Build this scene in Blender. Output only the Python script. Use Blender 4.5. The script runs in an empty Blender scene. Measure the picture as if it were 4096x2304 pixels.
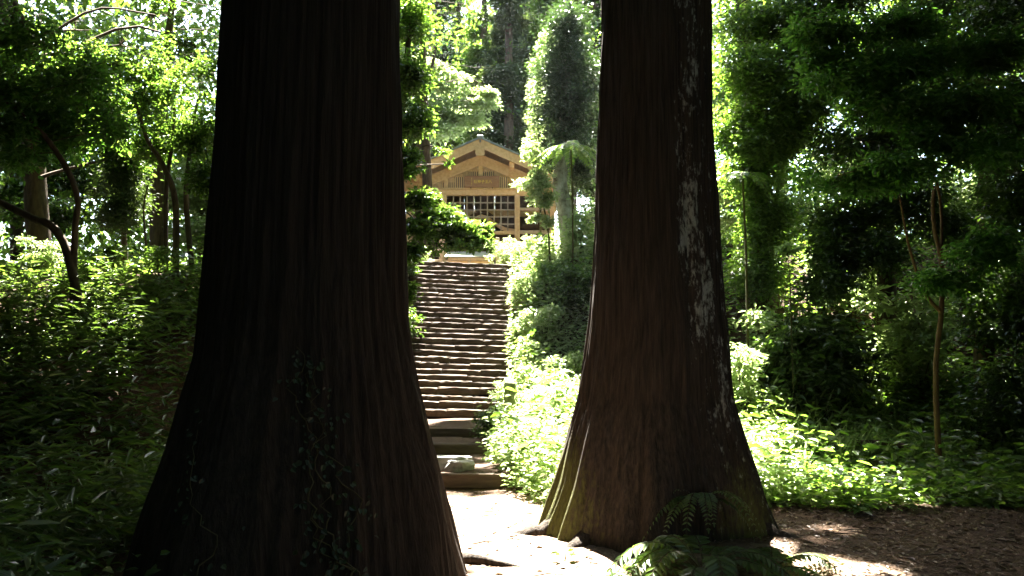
import bpy, bmesh, math, random
import numpy as np
from mathutils import Vector, noise

# ------------------------------------------------------------------ camera, sky, sun, exposure
SC = bpy.context.scene
COL = SC.collection
FPX = 3215.0                       # focal length in photograph pixels (4096 wide)
PITCH = math.radians(5.3)
EYE = 1.6
cam_d = bpy.data.cameras.new('camera')
cam = bpy.data.objects.new('camera', cam_d)
COL.objects.link(cam)
cam_d.sensor_width = 36.0
cam_d.lens = 36.0 * FPX / 4096.0
cam_d.clip_start = 0.05
cam_d.clip_end = 600.0
cam.location = (0, 0, EYE)
cam.rotation_euler = (math.pi / 2 + PITCH, 0, 0)
SC.camera = cam

SUN_AZ = 3.5                      # degrees to the left of the view axis, beyond the stairs
SUN_EL = 56.0
W = bpy.data.worlds.new('World')
SC.world = W
W.use_nodes = True
wn = W.node_tree.nodes
wl = W.node_tree.links
wn.clear()
sky = wn.new('ShaderNodeTexSky')
sky.sky_type = 'NISHITA'
sky.sun_disc = False
sky.sun_elevation = math.radians(SUN_EL)
sky.sun_rotation = math.radians(-SUN_AZ)
sky.air_density = 1.0
sky.dust_density = 2.0
bg = wn.new('ShaderNodeBackground')
bg.inputs['Strength'].default_value = 0.05
wo = wn.new('ShaderNodeOutputWorld')
wl.new(sky.outputs[0], bg.inputs['Color'])
wl.new(bg.outputs[0], wo.inputs['Surface'])

sun_d = bpy.data.lights.new('sun', 'SUN')
sun_d.energy = 5.0
sun_d.angle = math.radians(0.6)
sun_d.color = (1.0, 0.94, 0.82)
sun = bpy.data.objects.new('sun', sun_d)
COL.objects.link(sun)
_az, _el = math.radians(SUN_AZ), math.radians(SUN_EL)
SUN = np.array([-math.sin(_az) * math.cos(_el), math.cos(_az) * math.cos(_el), math.sin(_el)])
sun.rotation_euler = Vector(-SUN).to_track_quat('-Z', 'Y').to_euler()

SC.view_settings.view_transform = 'Standard'
SC.view_settings.look = 'None'
SC.view_settings.gamma = 1.0
SC.view_settings.use_curve_mapping = False
SC.view_settings.exposure = 4.8
SC.render.engine = 'CYCLES'
SC.cycles.max_bounces = 8
SC.cycles.diffuse_bounces = 4
SC.cycles.transmission_bounces = 4
SC.cycles.volume_bounces = 0

# ------------------------------------------------------------------ helpers
def P(px, py, d):
    """world point on the plane y = d that the photograph shows at pixel (px, py)"""
    u, v = (px - 2048.0) / FPX, (1152.0 - py) / FPX
    yy = math.cos(PITCH) - v * math.sin(PITCH)
    zz = math.sin(PITCH) + v * math.cos(PITCH)
    return np.array([u * d / yy, d, EYE + zz * d / yy])

def smooth(a, b, x):
    t = np.clip((np.asarray(x, float) - a) / (b - a), 0, 1)
    return t * t * (3 - 2 * t)

STAIR_Y, STAIR_Z, TREAD, RISER, NSTEP = 17.0, 0.45, 0.2, 0.14, 28
STAIR_X0, STAIR_X1 = -2.75, -0.12

def ter(x, y):
    x = np.asarray(x, float); y = np.asarray(y, float)
    left = smooth(-2.9, -4.9, x)
    right = smooth(1.3, 3.4, x)
    foot = 17.0 - 10.3 * left - 3.6 * right
    rise = 5.6 + 1.2 * left + 1.6 * right
    t = np.clip((y - foot) / rise, 0, 1)
    h = (3.92 - 1.15 * left) * (0.75 * t + 0.25 * t * t * (3 - 2 * t))
    base = 0.45 * (smooth(10.6, 10.75, y) * .36 + smooth(12.9, 13.05, y) * .34 + smooth(14.1, 14.3, y) * .3) * smooth(-4, -3, x) * smooth(1.2, .2, x) \
        + .45 * smooth(10.5, 15, y) * (1 - smooth(-4, -3, x) * smooth(1.2, .2, x))
    back = 0.16 * np.clip(y - 34, 0, 60) + .27 * smooth(23.5, 26.5, y)
    bank = .3 * smooth(-.05, .5, x) * smooth(15.5, 17.5, y) * smooth(24, 22, y)
    bank = bank + .25 * smooth(-2.8, -3.3, x) * smooth(14.5, 17, y) * smooth(24, 22, y)
    cut = -.2 * smooth(STAIR_X0 - .1, STAIR_X0 + .1, x) * smooth(STAIR_X1 + .1, STAIR_X1 - .1, x) * smooth(16.9, 17.1, y) * smooth(22.9, 22.5, y)
    bumps = .035 * np.sin(x * 1.7 + y * .6) * np.sin(y * 1.3 - x * .5) + .02 * np.sin(x * 4.1) * np.sin(y * 3.7 + 1)
    bumps = bumps * smooth(3, 6, np.abs(y - 27) + np.abs(x + 1))
    return h + base + back + bank + cut + bumps

def nodes_of(m):
    m.use_nodes = True
    nt = m.node_tree
    nt.nodes.clear()
    return nt, nt.nodes, nt.links

def node(ns, t, **kw):
    n = ns.new(t)
    for k, v in kw.items():
        setattr(n, k, v)
    return n

def ramp(ns, stops):
    r = ns.new('ShaderNodeValToRGB')
    e = r.color_ramp.elements
    e[0].position, e[0].color = stops[0][0], (*stops[0][1], 1)
    e[1].position, e[1].color = stops[-1][0], (*stops[-1][1], 1)
    for p, c in stops[1:-1]:
        q = e.new(p); q.color = (*c, 1)
    return r

def leaf_mat(name, cols, tcols, trans=.5, rough=.4, spec=.5):
    rough *= .85; spec *= 1.3
    m = bpy.data.materials.new(name)
    nt, ns, ls = nodes_of(m)
    a = node(ns, 'ShaderNodeAttribute', attribute_name='rnd')
    r1 = ramp(ns, [(i / (len(cols) - 1), c) for i, c in enumerate(cols)])
    r2 = ramp(ns, [(i / (len(tcols) - 1), c) for i, c in enumerate(tcols)])
    ls.new(a.outputs['Fac'], r1.inputs[0]); ls.new(a.outputs['Fac'], r2.inputs[0])
    b = ns.new('ShaderNodeBsdfPrincipled')
    b.inputs['Roughness'].default_value = rough
    b.inputs['Specular IOR Level'].default_value = spec
    ls.new(r1.outputs[0], b.inputs['Base Color'])
    t = ns.new('ShaderNodeBsdfTranslucent')
    ls.new(r2.outputs[0], t.inputs['Color'])
    mx = ns.new('ShaderNodeMixShader'); mx.inputs[0].default_value = trans
    o = ns.new('ShaderNodeOutputMaterial')
    ls.new(b.outputs[0], mx.inputs[1]); ls.new(t.outputs[0], mx.inputs[2]); ls.new(mx.outputs[0], o.inputs['Surface'])
    return m

def noise_mat(name, stops, scale=(6, 6, 6), nscale=1.0, detail=6, rough=.8, bump=.3, dist=.02, spec=.3, rand=0.0, metal=0.0):
    m = bpy.data.materials.new(name)
    nt, ns, ls = nodes_of(m)
    tc = ns.new('ShaderNodeTexCoord')
    mp = ns.new('ShaderNodeMapping'); mp.inputs['Scale'].default_value = scale
    oi = ns.new('ShaderNodeObjectInfo')
    ad = node(ns, 'ShaderNodeVectorMath', operation='ADD')
    sc = node(ns, 'ShaderNodeVectorMath', operation='SCALE'); sc.inputs['Scale'].default_value = 37.0
    cv = ns.new('ShaderNodeCombineXYZ')
    for k in range(3): ls.new(oi.outputs['Random'], cv.inputs[k])
    ls.new(cv.outputs[0], sc.inputs[0])
    ls.new(tc.outputs['Object'], mp.inputs[0])
    ls.new(mp.outputs[0], ad.inputs[0]); ls.new(sc.outputs[0], ad.inputs[1])
    n = ns.new('ShaderNodeTexNoise'); n.inputs['Scale'].default_value = nscale; n.inputs['Detail'].default_value = detail
    n.inputs['Roughness'].default_value = .62
    ls.new(ad.outputs[0], n.inputs['Vector'])
    r = ramp(ns, stops)
    ls.new(n.outputs[0], r.inputs[0])
    col = r.outputs[0]
    if rand:
        hs = ns.new('ShaderNodeHueSaturation')
        mr = ns.new('ShaderNodeMapRange'); mr.inputs['To Min'].default_value = 1 - rand; mr.inputs['To Max'].default_value = 1 + rand
        ls.new(oi.outputs['Random'], mr.inputs['Value']); ls.new(mr.outputs[0], hs.inputs['Value']); ls.new(col, hs.inputs['Color'])
        col = hs.outputs[0]
    b = ns.new('ShaderNodeBsdfPrincipled')
    b.inputs['Roughness'].default_value = rough
    b.inputs['Specular IOR Level'].default_value = spec
    b.inputs['Metallic'].default_value = metal
    ls.new(col, b.inputs['Base Color'])
    bp = ns.new('ShaderNodeBump'); bp.inputs['Strength'].default_value = bump; bp.inputs['Distance'].default_value = dist
    ls.new(n.outputs[0], bp.inputs['Height']); ls.new(bp.outputs[0], b.inputs['Normal'])
    o = ns.new('ShaderNodeOutputMaterial'); ls.new(b.outputs[0], o.inputs['Surface'])
    return m

def cedar_mat(name, dark, light):
    m = bpy.data.materials.new(name)
    nt, ns, ls = nodes_of(m)
    tc = ns.new('ShaderNodeTexCoord')
    mp = ns.new('ShaderNodeMapping'); mp.inputs['Scale'].default_value = (22, 22, .8)
    n = ns.new('ShaderNodeTexNoise'); n.inputs['Scale'].default_value = 1.6; n.inputs['Detail'].default_value = 7; n.inputs['Roughness'].default_value = .65
    ls.new(tc.outputs['Object'], mp.inputs[0]); ls.new(mp.outputs[0], n.inputs['Vector'])
    r = ramp(ns, [(.3, dark), (.55, tuple(.5 * (a + b) for a, b in zip(dark, light))), (.75, light)])
    ls.new(n.outputs[0], r.inputs[0])
    mp2 = ns.new('ShaderNodeMapping'); mp2.inputs['Scale'].default_value = (8, 8, 3.2)
    n2 = ns.new('ShaderNodeTexNoise'); n2.inputs['Scale'].default_value = 2.6; n2.inputs['Detail'].default_value = 6; n2.inputs['Roughness'].default_value = .72
    ls.new(tc.outputs['Object'], mp2.inputs[0]); ls.new(mp2.outputs[0], n2.inputs['Vector'])
    def masked(attr, lo, hi, col, below):
        at = node(ns, 'ShaderNodeAttribute', attribute_name=attr)
        ad = node(ns, 'ShaderNodeMath', operation='ADD')
        ls.new(at.outputs['Fac'], ad.inputs[0]); ls.new(n2.outputs[0], ad.inputs[1])
        mr = ns.new('ShaderNodeMapRange'); mr.inputs['From Min'].default_value = lo; mr.inputs['From Max'].default_value = hi
        ls.new(ad.outputs[0], mr.inputs['Value'])
        mx = node(ns, 'ShaderNodeMix', data_type='RGBA')
        ls.new(mr.outputs[0], mx.inputs['Factor']); ls.new(below, mx.inputs['A']); mx.inputs['B'].default_value = (*col, 1)
        return mx.outputs['Result']
    c = masked('moss', 1.05, 1.3, (.072, .076, .02), r.outputs[0])
    c = masked('lichen', 1.09, 1.22, (.27, .28, .25), c)
    b = ns.new('ShaderNodeBsdfPrincipled'); b.inputs['Roughness'].default_value = .9; b.inputs['Specular IOR Level'].default_value = .15
    ls.new(c, b.inputs['Base Color'])
    bp = ns.new('ShaderNodeBump'); bp.inputs['Strength'].default_value = 1.0; bp.inputs['Distance'].default_value = .03
    ls.new(n.outputs[0], bp.inputs['Height']); ls.new(bp.outputs[0], b.inputs['Normal'])
    o = ns.new('ShaderNodeOutputMaterial'); ls.new(b.outputs[0], o.inputs['Surface'])
    return m

M = {}
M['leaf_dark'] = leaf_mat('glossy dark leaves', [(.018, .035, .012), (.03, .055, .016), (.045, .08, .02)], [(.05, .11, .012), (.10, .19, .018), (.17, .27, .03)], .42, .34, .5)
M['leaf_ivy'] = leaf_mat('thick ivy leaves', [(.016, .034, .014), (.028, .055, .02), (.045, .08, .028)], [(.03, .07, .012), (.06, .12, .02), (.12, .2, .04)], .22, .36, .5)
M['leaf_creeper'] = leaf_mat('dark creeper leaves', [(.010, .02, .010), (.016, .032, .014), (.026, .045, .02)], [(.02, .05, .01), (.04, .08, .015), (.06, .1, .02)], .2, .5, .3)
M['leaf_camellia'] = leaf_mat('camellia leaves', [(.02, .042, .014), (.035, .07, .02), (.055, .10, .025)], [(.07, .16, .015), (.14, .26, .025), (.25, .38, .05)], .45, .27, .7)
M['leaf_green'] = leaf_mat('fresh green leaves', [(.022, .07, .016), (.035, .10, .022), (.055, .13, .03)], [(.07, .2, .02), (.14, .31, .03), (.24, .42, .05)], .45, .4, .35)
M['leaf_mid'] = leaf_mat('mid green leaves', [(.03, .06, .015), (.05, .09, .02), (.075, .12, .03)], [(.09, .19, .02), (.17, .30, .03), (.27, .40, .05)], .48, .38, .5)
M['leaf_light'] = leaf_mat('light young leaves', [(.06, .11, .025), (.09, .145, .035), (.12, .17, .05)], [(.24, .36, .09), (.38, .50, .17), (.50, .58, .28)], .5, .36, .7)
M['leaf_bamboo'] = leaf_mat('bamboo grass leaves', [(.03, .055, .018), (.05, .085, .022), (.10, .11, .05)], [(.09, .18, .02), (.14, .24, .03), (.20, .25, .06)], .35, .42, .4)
M['leaf_fern'] = leaf_mat('fern leaflets', [(.035, .065, .02), (.05, .085, .025), (.07, .10, .03)], [(.10, .19, .02), (.14, .25, .03), (.2, .3, .05)], .35, .36, .5)
M['needle'] = leaf_mat('conifer sprays', [(.02, .035, .016), (.03, .05, .02), (.045, .065, .025)], [(.05, .09, .015), (.08, .13, .02), (.12, .17, .03)], .3, .6, .3)
M['litter'] = leaf_mat('fallen leaves', [(.07, .04, .022), (.12, .07, .035), (.17, .11, .06)], [(.05, .03, .015), (.08, .05, .02), (.10, .07, .03)], .15, .6, .3)
M['cedar_a'] = cedar_mat('dark cedar bark', (.010, .0075, .006), (.040, .030, .023))
M['cedar_b'] = cedar_mat('red brown cedar bark', (.012, .0093, .0073), (.060, .0445, .033))
M['bark'] = noise_mat('brown bark', [(.3, (.035, .025, .018)), (.7, (.11, .08, .055))], (9, 9, 2), 1.5, 6, .9, .6, .02, .15)
M['bark_red'] = noise_mat('reddish bark', [(.3, (.07, .038, .018)), (.7, (.17, .10, .05))], (9, 9, 3), 1.5, 6, .8, .4, .01, .2)
M['bark_grey'] = noise_mat('mottled grey bark', [(.35, (.10, .09, .06)), (.5, (.24, .23, .17)), (.65, (.36, .35, .29))], (3, 3, 2), 1.6, 5, .85, .4, .01, .2)
M['stem'] = noise_mat('green brown stems', [(.3, (.04, .035, .015)), (.7, (.08, .075, .03))], (9, 9, 3), 1.5, 4, .8, .2, .01, .2)
M['stone'] = noise_mat('step stone', [(.28, (.028, .019, .013)), (.5, (.064, .045, .030)), (.72, (.115, .086, .062))], (5, 5, 5), 1.3, 8, .88, .7, .02, .2, rand=.22)
M['rock'] = noise_mat('grey rock', [(.3, (.13, .13, .125)), (.7, (.36, .35, .33))], (4, 4, 4), 1.4, 7, .9, .7, .02, .2)
M['mossy_stone'] = noise_mat('green tinted granite', [(.3, (.15, .17, .08)), (.55, (.26, .28, .15)), (.75, (.36, .37, .24))], (8, 8, 8), 1.3, 6, .9, .4, .01, .2)
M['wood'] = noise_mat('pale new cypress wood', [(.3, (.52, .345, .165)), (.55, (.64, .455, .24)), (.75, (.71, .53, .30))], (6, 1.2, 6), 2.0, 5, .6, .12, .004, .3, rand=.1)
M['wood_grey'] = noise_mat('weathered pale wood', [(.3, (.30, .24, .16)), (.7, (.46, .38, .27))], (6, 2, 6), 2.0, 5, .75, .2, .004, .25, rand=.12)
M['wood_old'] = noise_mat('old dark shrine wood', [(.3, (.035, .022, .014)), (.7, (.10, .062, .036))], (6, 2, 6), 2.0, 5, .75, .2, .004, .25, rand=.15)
M['plaque'] = noise_mat('brown plaque wood', [(.3, (.24, .125, .062)), (.7, (.33, .185, .10))], (2, 6, 9), 2.0, 5, .6, .1, .003, .3)
M['log'] = noise_mat('dark squared log', [(.3, (.04, .028, .02)), (.7, (.12, .085, .06))], (1.5, 9, 9), 1.5, 6, .9, .6, .01, .15, rand=.15)
M['copper'] = noise_mat('weathered grey green roof metal', [(.3, (.13, .16, .15)), (.7, (.24, .28, .26))], (3, 3, 3), 1.5, 4, .45, .05, .003, .5, metal=.3)
M['slat_green'] = noise_mat('grey green weathered board', [(.3, (.16, .18, .13)), (.7, (.29, .31, .23))], (2, 9, 9), 1.5, 5, .8, .15, .003, .25, rand=.12)
def plain(name, c, rough=.5, metal=0.0):
    m = bpy.data.materials.new(name)
    nt, ns, ls = nodes_of(m)
    b = ns.new('ShaderNodeBsdfPrincipled')
    n = ns.new('ShaderNodeTexNoise'); n.inputs['Scale'].default_value = 30
    r = ramp(ns, [(.3, tuple(v * .85 for v in c)), (.7, c)])
    ls.new(n.outputs[0], r.inputs[0]); ls.new(r.outputs[0], b.inputs['Base Color'])
    b.inputs['Roughness'].default_value = rough; b.inputs['Metallic'].default_value = metal
    o = ns.new('ShaderNodeOutputMaterial'); ls.new(b.outputs[0], o.inputs['Surface'])
    return m
M['gold'] = plain('gold lettering', (.80, .60, .10), .4)
M['iron'] = plain('dark iron', (.03, .028, .026), .5, .6)
M['carve'] = plain('dark carved line', (.05, .06, .03), .9)

def ground_mat():
    m = bpy.data.materials.new('forest earth')
    nt, ns, ls = nodes_of(m)
    tc = ns.new('ShaderNodeTexCoord')
    n1 = ns.new('ShaderNodeTexNoise'); n1.inputs['Scale'].default_value = 1.3; n1.inputs['Detail'].default_value = 8
    n2 = ns.new('ShaderNodeTexNoise'); n2.inputs['Scale'].default_value = 34; n2.inputs['Detail'].default_value = 6; n2.inputs['Roughness'].default_value = .7
    v = node(ns, 'ShaderNodeTexVoronoi', feature='F1'); v.inputs['Scale'].default_value = 46
    for q in (n1, n2, v): ls.new(tc.outputs['Object'], q.inputs['Vector'])
    r1 = ramp(ns, [(.3, (.15, .098, .068)), (.5, (.23, .165, .12)), (.7, (.30, .23, .175))])
    ls.new(n1.outputs[0], r1.inputs[0])
    r2 = ramp(ns, [(.3, (.45, .4, .36)), (.6, (1.0, 1.0, 1.0)), (.8, (1.35, 1.25, 1.15))])
    ls.new(n2.outputs[0], r2.inputs[0])
    mx = node(ns, 'ShaderNodeMix', data_type='RGBA', blend_type='MULTIPLY'); mx.inputs['Factor'].default_value = 1
    ls.new(r1.outputs[0], mx.inputs['A']); ls.new(r2.outputs[0], mx.inputs['B'])
    at = node(ns, 'ShaderNodeAttribute', attribute_name='trodden_sunlit')
    n3 = ns.new('ShaderNodeTexNoise'); n3.inputs['Scale'].default_value = 5; n3.inputs['Detail'].default_value = 6
    ls.new(tc.outputs['Object'], n3.inputs['Vector'])
    sm = node(ns, 'ShaderNodeMath', operation='ADD'); ls.new(at.outputs['Fac'], sm.inputs[0]); ls.new(n3.outputs[0], sm.inputs[1])
    mr = ns.new('ShaderNodeMapRange'); mr.inputs['From Min'].default_value = .75; mr.inputs['From Max'].default_value = 1.15
    ls.new(sm.outputs[0], mr.inputs['Value'])
    dk = node(ns, 'ShaderNodeMix', data_type='RGBA', blend_type='MULTIPLY'); dk.inputs['Factor'].default_value = 1
    ls.new(mx.outputs['Result'], dk.inputs['A']); dk.inputs['B'].default_value = (.36, .31, .28, 1)
    fm = node(ns, 'ShaderNodeMix', data_type='RGBA')
    ls.new(mr.outputs[0], fm.inputs['Factor']); ls.new(dk.outputs['Result'], fm.inputs['A']); ls.new(mx.outputs['Result'], fm.inputs['B'])
    b = ns.new('ShaderNodeBsdfPrincipled'); b.inputs['Roughness'].default_value = .95; b.inputs['Specular IOR Level'].default_value = .15
    ls.new(fm.outputs['Result'], b.inputs['Base Color'])
    add = node(ns, 'ShaderNodeMath', operation='ADD'); ls.new(n2.outputs[0], add.inputs[0]); ls.new(v.outputs['Distance'], add.inputs[1])
    bp = ns.new('ShaderNodeBump'); bp.inputs['Strength'].default_value = .8; bp.inputs['Distance'].default_value = .03
    ls.new(add.outputs[0], bp.inputs['Height']); ls.new(bp.outputs[0], b.inputs['Normal'])
    o = ns.new('ShaderNodeOutputMaterial'); ls.new(b.outputs[0], o.inputs['Surface'])
    return m
M['ground'] = ground_mat()

def tag(o, label=None, cat=None, group=None, kind=None):
    if label: o['label'] = label
    if cat: o['category'] = cat
    if group: o['group'] = group
    if kind: o['kind'] = kind
    return o

def empty(name, loc, label=None, cat=None, group=None):
    o = bpy.data.objects.new(name, None)
    o.empty_display_size = .2
    COL.objects.link(o)
    o.location = [float(v) for v in loc]
    return tag(o, label, cat, group)

def link(name, me, mat=None, parent=None, loc=(0, 0, 0)):
    o = bpy.data.objects.new(name, me)
    COL.objects.link(o)
    o.location = [float(v) for v in loc]
    if mat is not None and not me.materials:
        me.materials.append(mat)
    if parent is not None:
        o.parent = parent
    return o

def np_mesh(name, V, F, mat, smooth_shade=False, rnd=None):
    """V (n,3); F (m,k) all faces with k corners"""
    V = np.ascontiguousarray(V, np.float32); F = np.ascontiguousarray(F, np.int32)
    me = bpy.data.meshes.new(name)
    me.vertices.add(len(V)); me.vertices.foreach_set('co', V.ravel())
    m, k = F.shape
    me.loops.add(m * k); me.loops.foreach_set('vertex_index', F.ravel())
    me.polygons.add(m)
    me.polygons.foreach_set('loop_start', np.arange(0, m * k, k, dtype=np.int32))
    me.polygons.foreach_set('use_smooth', np.full(m, smooth_shade))
    if rnd is not None:
        a = me.attributes.new('rnd', 'FLOAT', 'FACE')
        a.data.foreach_set('value', np.ascontiguousarray(rnd, np.float32))
    me.update(calc_edges=True)
    me.materials.append(mat)
    return me

def nrm(a):
    return a / np.maximum(np.linalg.norm(a, axis=-1, keepdims=True), 1e-9)

class Leaves:
    def __init__(s): s.b = []
    def add(s, pos, A, N, L, Wd, rnd=None):
        n = len(pos)
        s.b.append((pos, nrm(A), N, np.broadcast_to(L, (n,)).astype(float), np.broadcast_to(Wd, (n,)).astype(float), np.random.default_rng(n).random(n) if rnd is None else rnd))
    def count(s): return sum(len(x[0]) for x in s.b)
    def keep(s, fn):
        s.b = [tuple(q[k] for q in x) for x in s.b for k in [fn(x[0])] if k.any()]
    def mesh(s, name, mat, origin=(0, 0, 0), hexa=False, fold=.16):
        pos, A, N, L, Wd, rnd = [np.concatenate([x[i] for x in s.b]) for i in range(6)]
        pos = pos - np.asarray(origin)
        S = nrm(np.cross(N, A)); N = np.cross(A, S)
        L = L[:, None]; Wd = Wd[:, None]
        n = len(pos)
        if not hexa:
            V = np.stack([pos, pos + .42 * L * A + .5 * Wd * S + fold * Wd * N, pos + L * A - .06 * L * N, pos + .42 * L * A - .5 * Wd * S + fold * Wd * N], 1).reshape(-1, 3)
            F = np.arange(4 * n).reshape(n, 4)
            return np_mesh(name, V, F, mat, False, rnd)
        V = np.stack([pos, pos + .28 * L * A + .46 * Wd * S + fold * Wd * N, pos + .66 * L * A + .38 * Wd * S + (fold * Wd - .04 * L) * N,
                      pos + L * A - .12 * L * N,
                      pos + .66 * L * A - .38 * Wd * S + (fold * Wd - .04 * L) * N, pos + .28 * L * A - .46 * Wd * S + fold * Wd * N], 1).reshape(-1, 3)
        i = np.arange(n)[:, None] * 6
        F = np.concatenate([i + np.array([[0, 1, 2, 3]]), i + np.array([[0, 3, 4, 5]])])
        return np_mesh(name, V, F, mat, False, np.concatenate([rnd, rnd]))

class Tubes:
    def __init__(s): s.V = []; s.F = []; s.n = 0
    def add(s, pts, rad, sides=6, wob=0.0, rng=None):
        pts = np.asarray(pts, float); rad = np.broadcast_to(np.asarray(rad, float), (len(pts),))
        T = np.gradient(pts, axis=0); T = nrm(T)
        ref = np.where(np.abs(T[:, 2:3]) > .9, np.array([[1., 0, 0]]), np.array([[0., 0, 1]]))
        U = nrm(np.cross(T, ref)); Q = np.cross(T, U)
        a = np.linspace(0, 2 * math.pi, sides, endpoint=False)
        ring = np.cos(a)[None, :, None] * U[:, None] + np.sin(a)[None, :, None] * Q[:, None]
        rr = rad[:, None] * np.ones((1, sides))
        if wob: rr = rr * (1 + wob * (rng.random(rr.shape) - .5) * 2)
        V = pts[:, None] + ring * rr[..., None]
        m = len(pts)
        s.V.append(V.reshape(-1, 3))
        i = np.arange(m - 1)[:, None] * sides + np.arange(sides)[None]
        j = np.arange(m - 1)[:, None] * sides + (np.arange(sides)[None] + 1) % sides
        s.F.append((np.stack([i, j, j + sides, i + sides], -1).reshape(-1, 4)) + s.n)
        s.n += m * sides
    def mesh(s, name, mat, origin=(0, 0, 0)):
        return np_mesh(name, np.concatenate(s.V) - np.asarray(origin), np.concatenate(s.F), mat, True)

def curve_pts(ctrl, n=14):
    """smooth path through control points (Catmull-Rom)"""
    c = np.asarray(ctrl, float)
    c = np.vstack([2 * c[0] - c[1], c, 2 * c[-1] - c[-2]])
    out = []
    seg = len(c) - 3
    for t in np.linspace(0, seg - 1e-6, n):
        i = int(t); f = t - i
        p0, p1, p2, p3 = c[i:i + 4]
        out.append(.5 * ((2 * p1) + (-p0 + p2) * f + (2 * p0 - 5 * p1 + 4 * p2 - p3) * f * f + (-p0 + 3 * p1 - 3 * p2 + p3) * f ** 3))
    return np.array(out)

# points the sun reaches in the photograph: leaves on the sun's way to them are cut out
LIT = []
def lit(px, py, d, r):
    LIT.append((*P(px, py, d), r))
for a in [(1880, 1990, 9.0, .9), (1960, 2060, 8.2, .8), (2000, 2140, 7.4, .7), (2090, 2200, 6.9, .55), (2240, 2250, 6.5, .35), (2000, 2280, 6.3, .4),
          (2400, 300, 7.4, .5), (2370, 800, 7.4, .5), (2330, 1300, 7.4, .5), (2240, 1750, 7.4, .6), (2150, 2080, 7.4, .5),
          (2150, 1800, 11.5, .6), (2280, 1800, 11, 1.0), (2090, 1700, 13, .5), (2200, 1600, 14, .6), (2150, 1450, 16, .7), (2100, 1280, 18, 1.0), (2250, 1500, 16, .9), (2200, 1050, 20, .9), (2330, 1350, 15, .6),
          (1900, 1080, 22.4, 1.5), (1800, 1180, 21.5, 1.4), (1850, 1300, 20, 1.4), (1900, 1450, 18.8, .8), (1850, 1580, 17.8, .5), (1700, 1010, 23.5, .8), (1900, 1020, 24.2, 1.6),
          (1850, 380, 31, 2.6), (1720, 60, 24, 1.0), (2150, 480, 24, .8), (2150, 680, 23, .8), (2250, 80, 26, 1.5), (1900, 100, 35, 2.5), (2050, 60, 40, 2.5),
          (2950, 1800, 13, 1.2), (3000, 1600, 14.5, 1.1), (3100, 1880, 11.5, 1.2), (2950, 1350, 15.5, 1.0), (3550, 1580, 15.5, .9), (3430, 1480, 16, .8), (3640, 1760, 14.5, .7), (3330, 1830, 12.5, .5), (3350, 1100, 16, .5), (2900, 900, 19, .7), (3150, 1000, 20, .4), (3120, 560, 22, .7),
          (3120, 2190, 6.9, .4), (3020, 2280, 6.2, .35), (3260, 2250, 6.4, .25), (3300, 2085, 8.1, .16), (3480, 2078, 8.2, .06), (3950, 2125, 7.7, .06), (4050, 2150, 7.5, .04), (3400, 2230, 6.6, .1), (3560, 2170, 7.1, -.04), (3640, 2290, 6.2, -.05), (3850, 2260, 6.4, -.08),
          (480, 930, 12.5, .1), (800, 960, 13, .15), (350, 420, 16, .9), (830, 520, 20, .9), (150, 680, 14, .35), (650, 100, 20, 1.3), (100, 350, 17, .8), (950, 60, 20, .8), (620, 700, 18, .7), (300, 850, 13, .3), (820, 800, 16, .5), (1650, 60, 17, .8)]:
    lit(*a)
for a in [(1700, 780, 14.6, .45), (1870, 900, 14.5, .45), (1650, 420, 15.5, .8), (1650, 100, 16, .9), (1730, 940, 14.3, .15), (1940, 930, 14.5, .2)]:
    lit(*a)
for _y in np.arange(17, 23.4, .55):
    for _x in (-2.35, -1.75, -1.15, -.6):
        LIT.append((_x, _y, STAIR_Z + (_y - 17) * .7, .42))
_r = random.Random(12)
for k in range(46):
    lit(_r.uniform(0, 900), _r.uniform(30, 830), _r.uniform(13, 22), _r.uniform(.15, .45))
for k in range(30):
    lit(_r.uniform(2900, 3950), _r.uniform(200, 1750), _r.uniform(12, 21), _r.uniform(.1, .3))
for _y in np.arange(9.6, 14.6, .75):
    for _x in np.arange(2.4, 4.6, .7):
        if _r.random() < .75 - .2 * (_x - 2.4): LIT.append((_x, _y, float(ter(_x, _y)) + .3, .35))
for a in [(3570, 1500, 15.4, .7), (3660, 1690, 14.8, .6), (3500, 1400, 16.2, .7), (3620, 1600, 15, .6)]: lit(*a)
for _y in np.arange(9.4, 22.5, .8):
    for _x in np.arange(.15 if _y > 16 else .6, 2.7, .75):
        LIT.append((_x, _y, float(ter(_x, _y)) + .4, .62))
LIT = np.array(LIT)

def shades(p):
    """which of the points p stand between the sun and a sunlit place"""
    out = np.zeros(len(p), bool)
    for x, y, z, r in LIT:
        v = p - np.array([x, y, z])
        al = v @ SUN
        d2 = (v * v).sum(1) - al * al
        out |= (al > 2.0) & (d2 < (r + .2) ** 2)
    return out

def px_of(p):
    """photograph pixel of world points"""
    x, y, z = p[:, 0], p[:, 1], p[:, 2] - EYE
    c, s = math.cos(PITCH), math.sin(PITCH)
    dep = y * c + z * s
    up = -y * s + z * c
    return 2048 + FPX * x / np.where(dep > .1, dep, 1e9), 1152 - FPX * up / np.where(dep > .1, dep, 1e-9), dep

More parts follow.
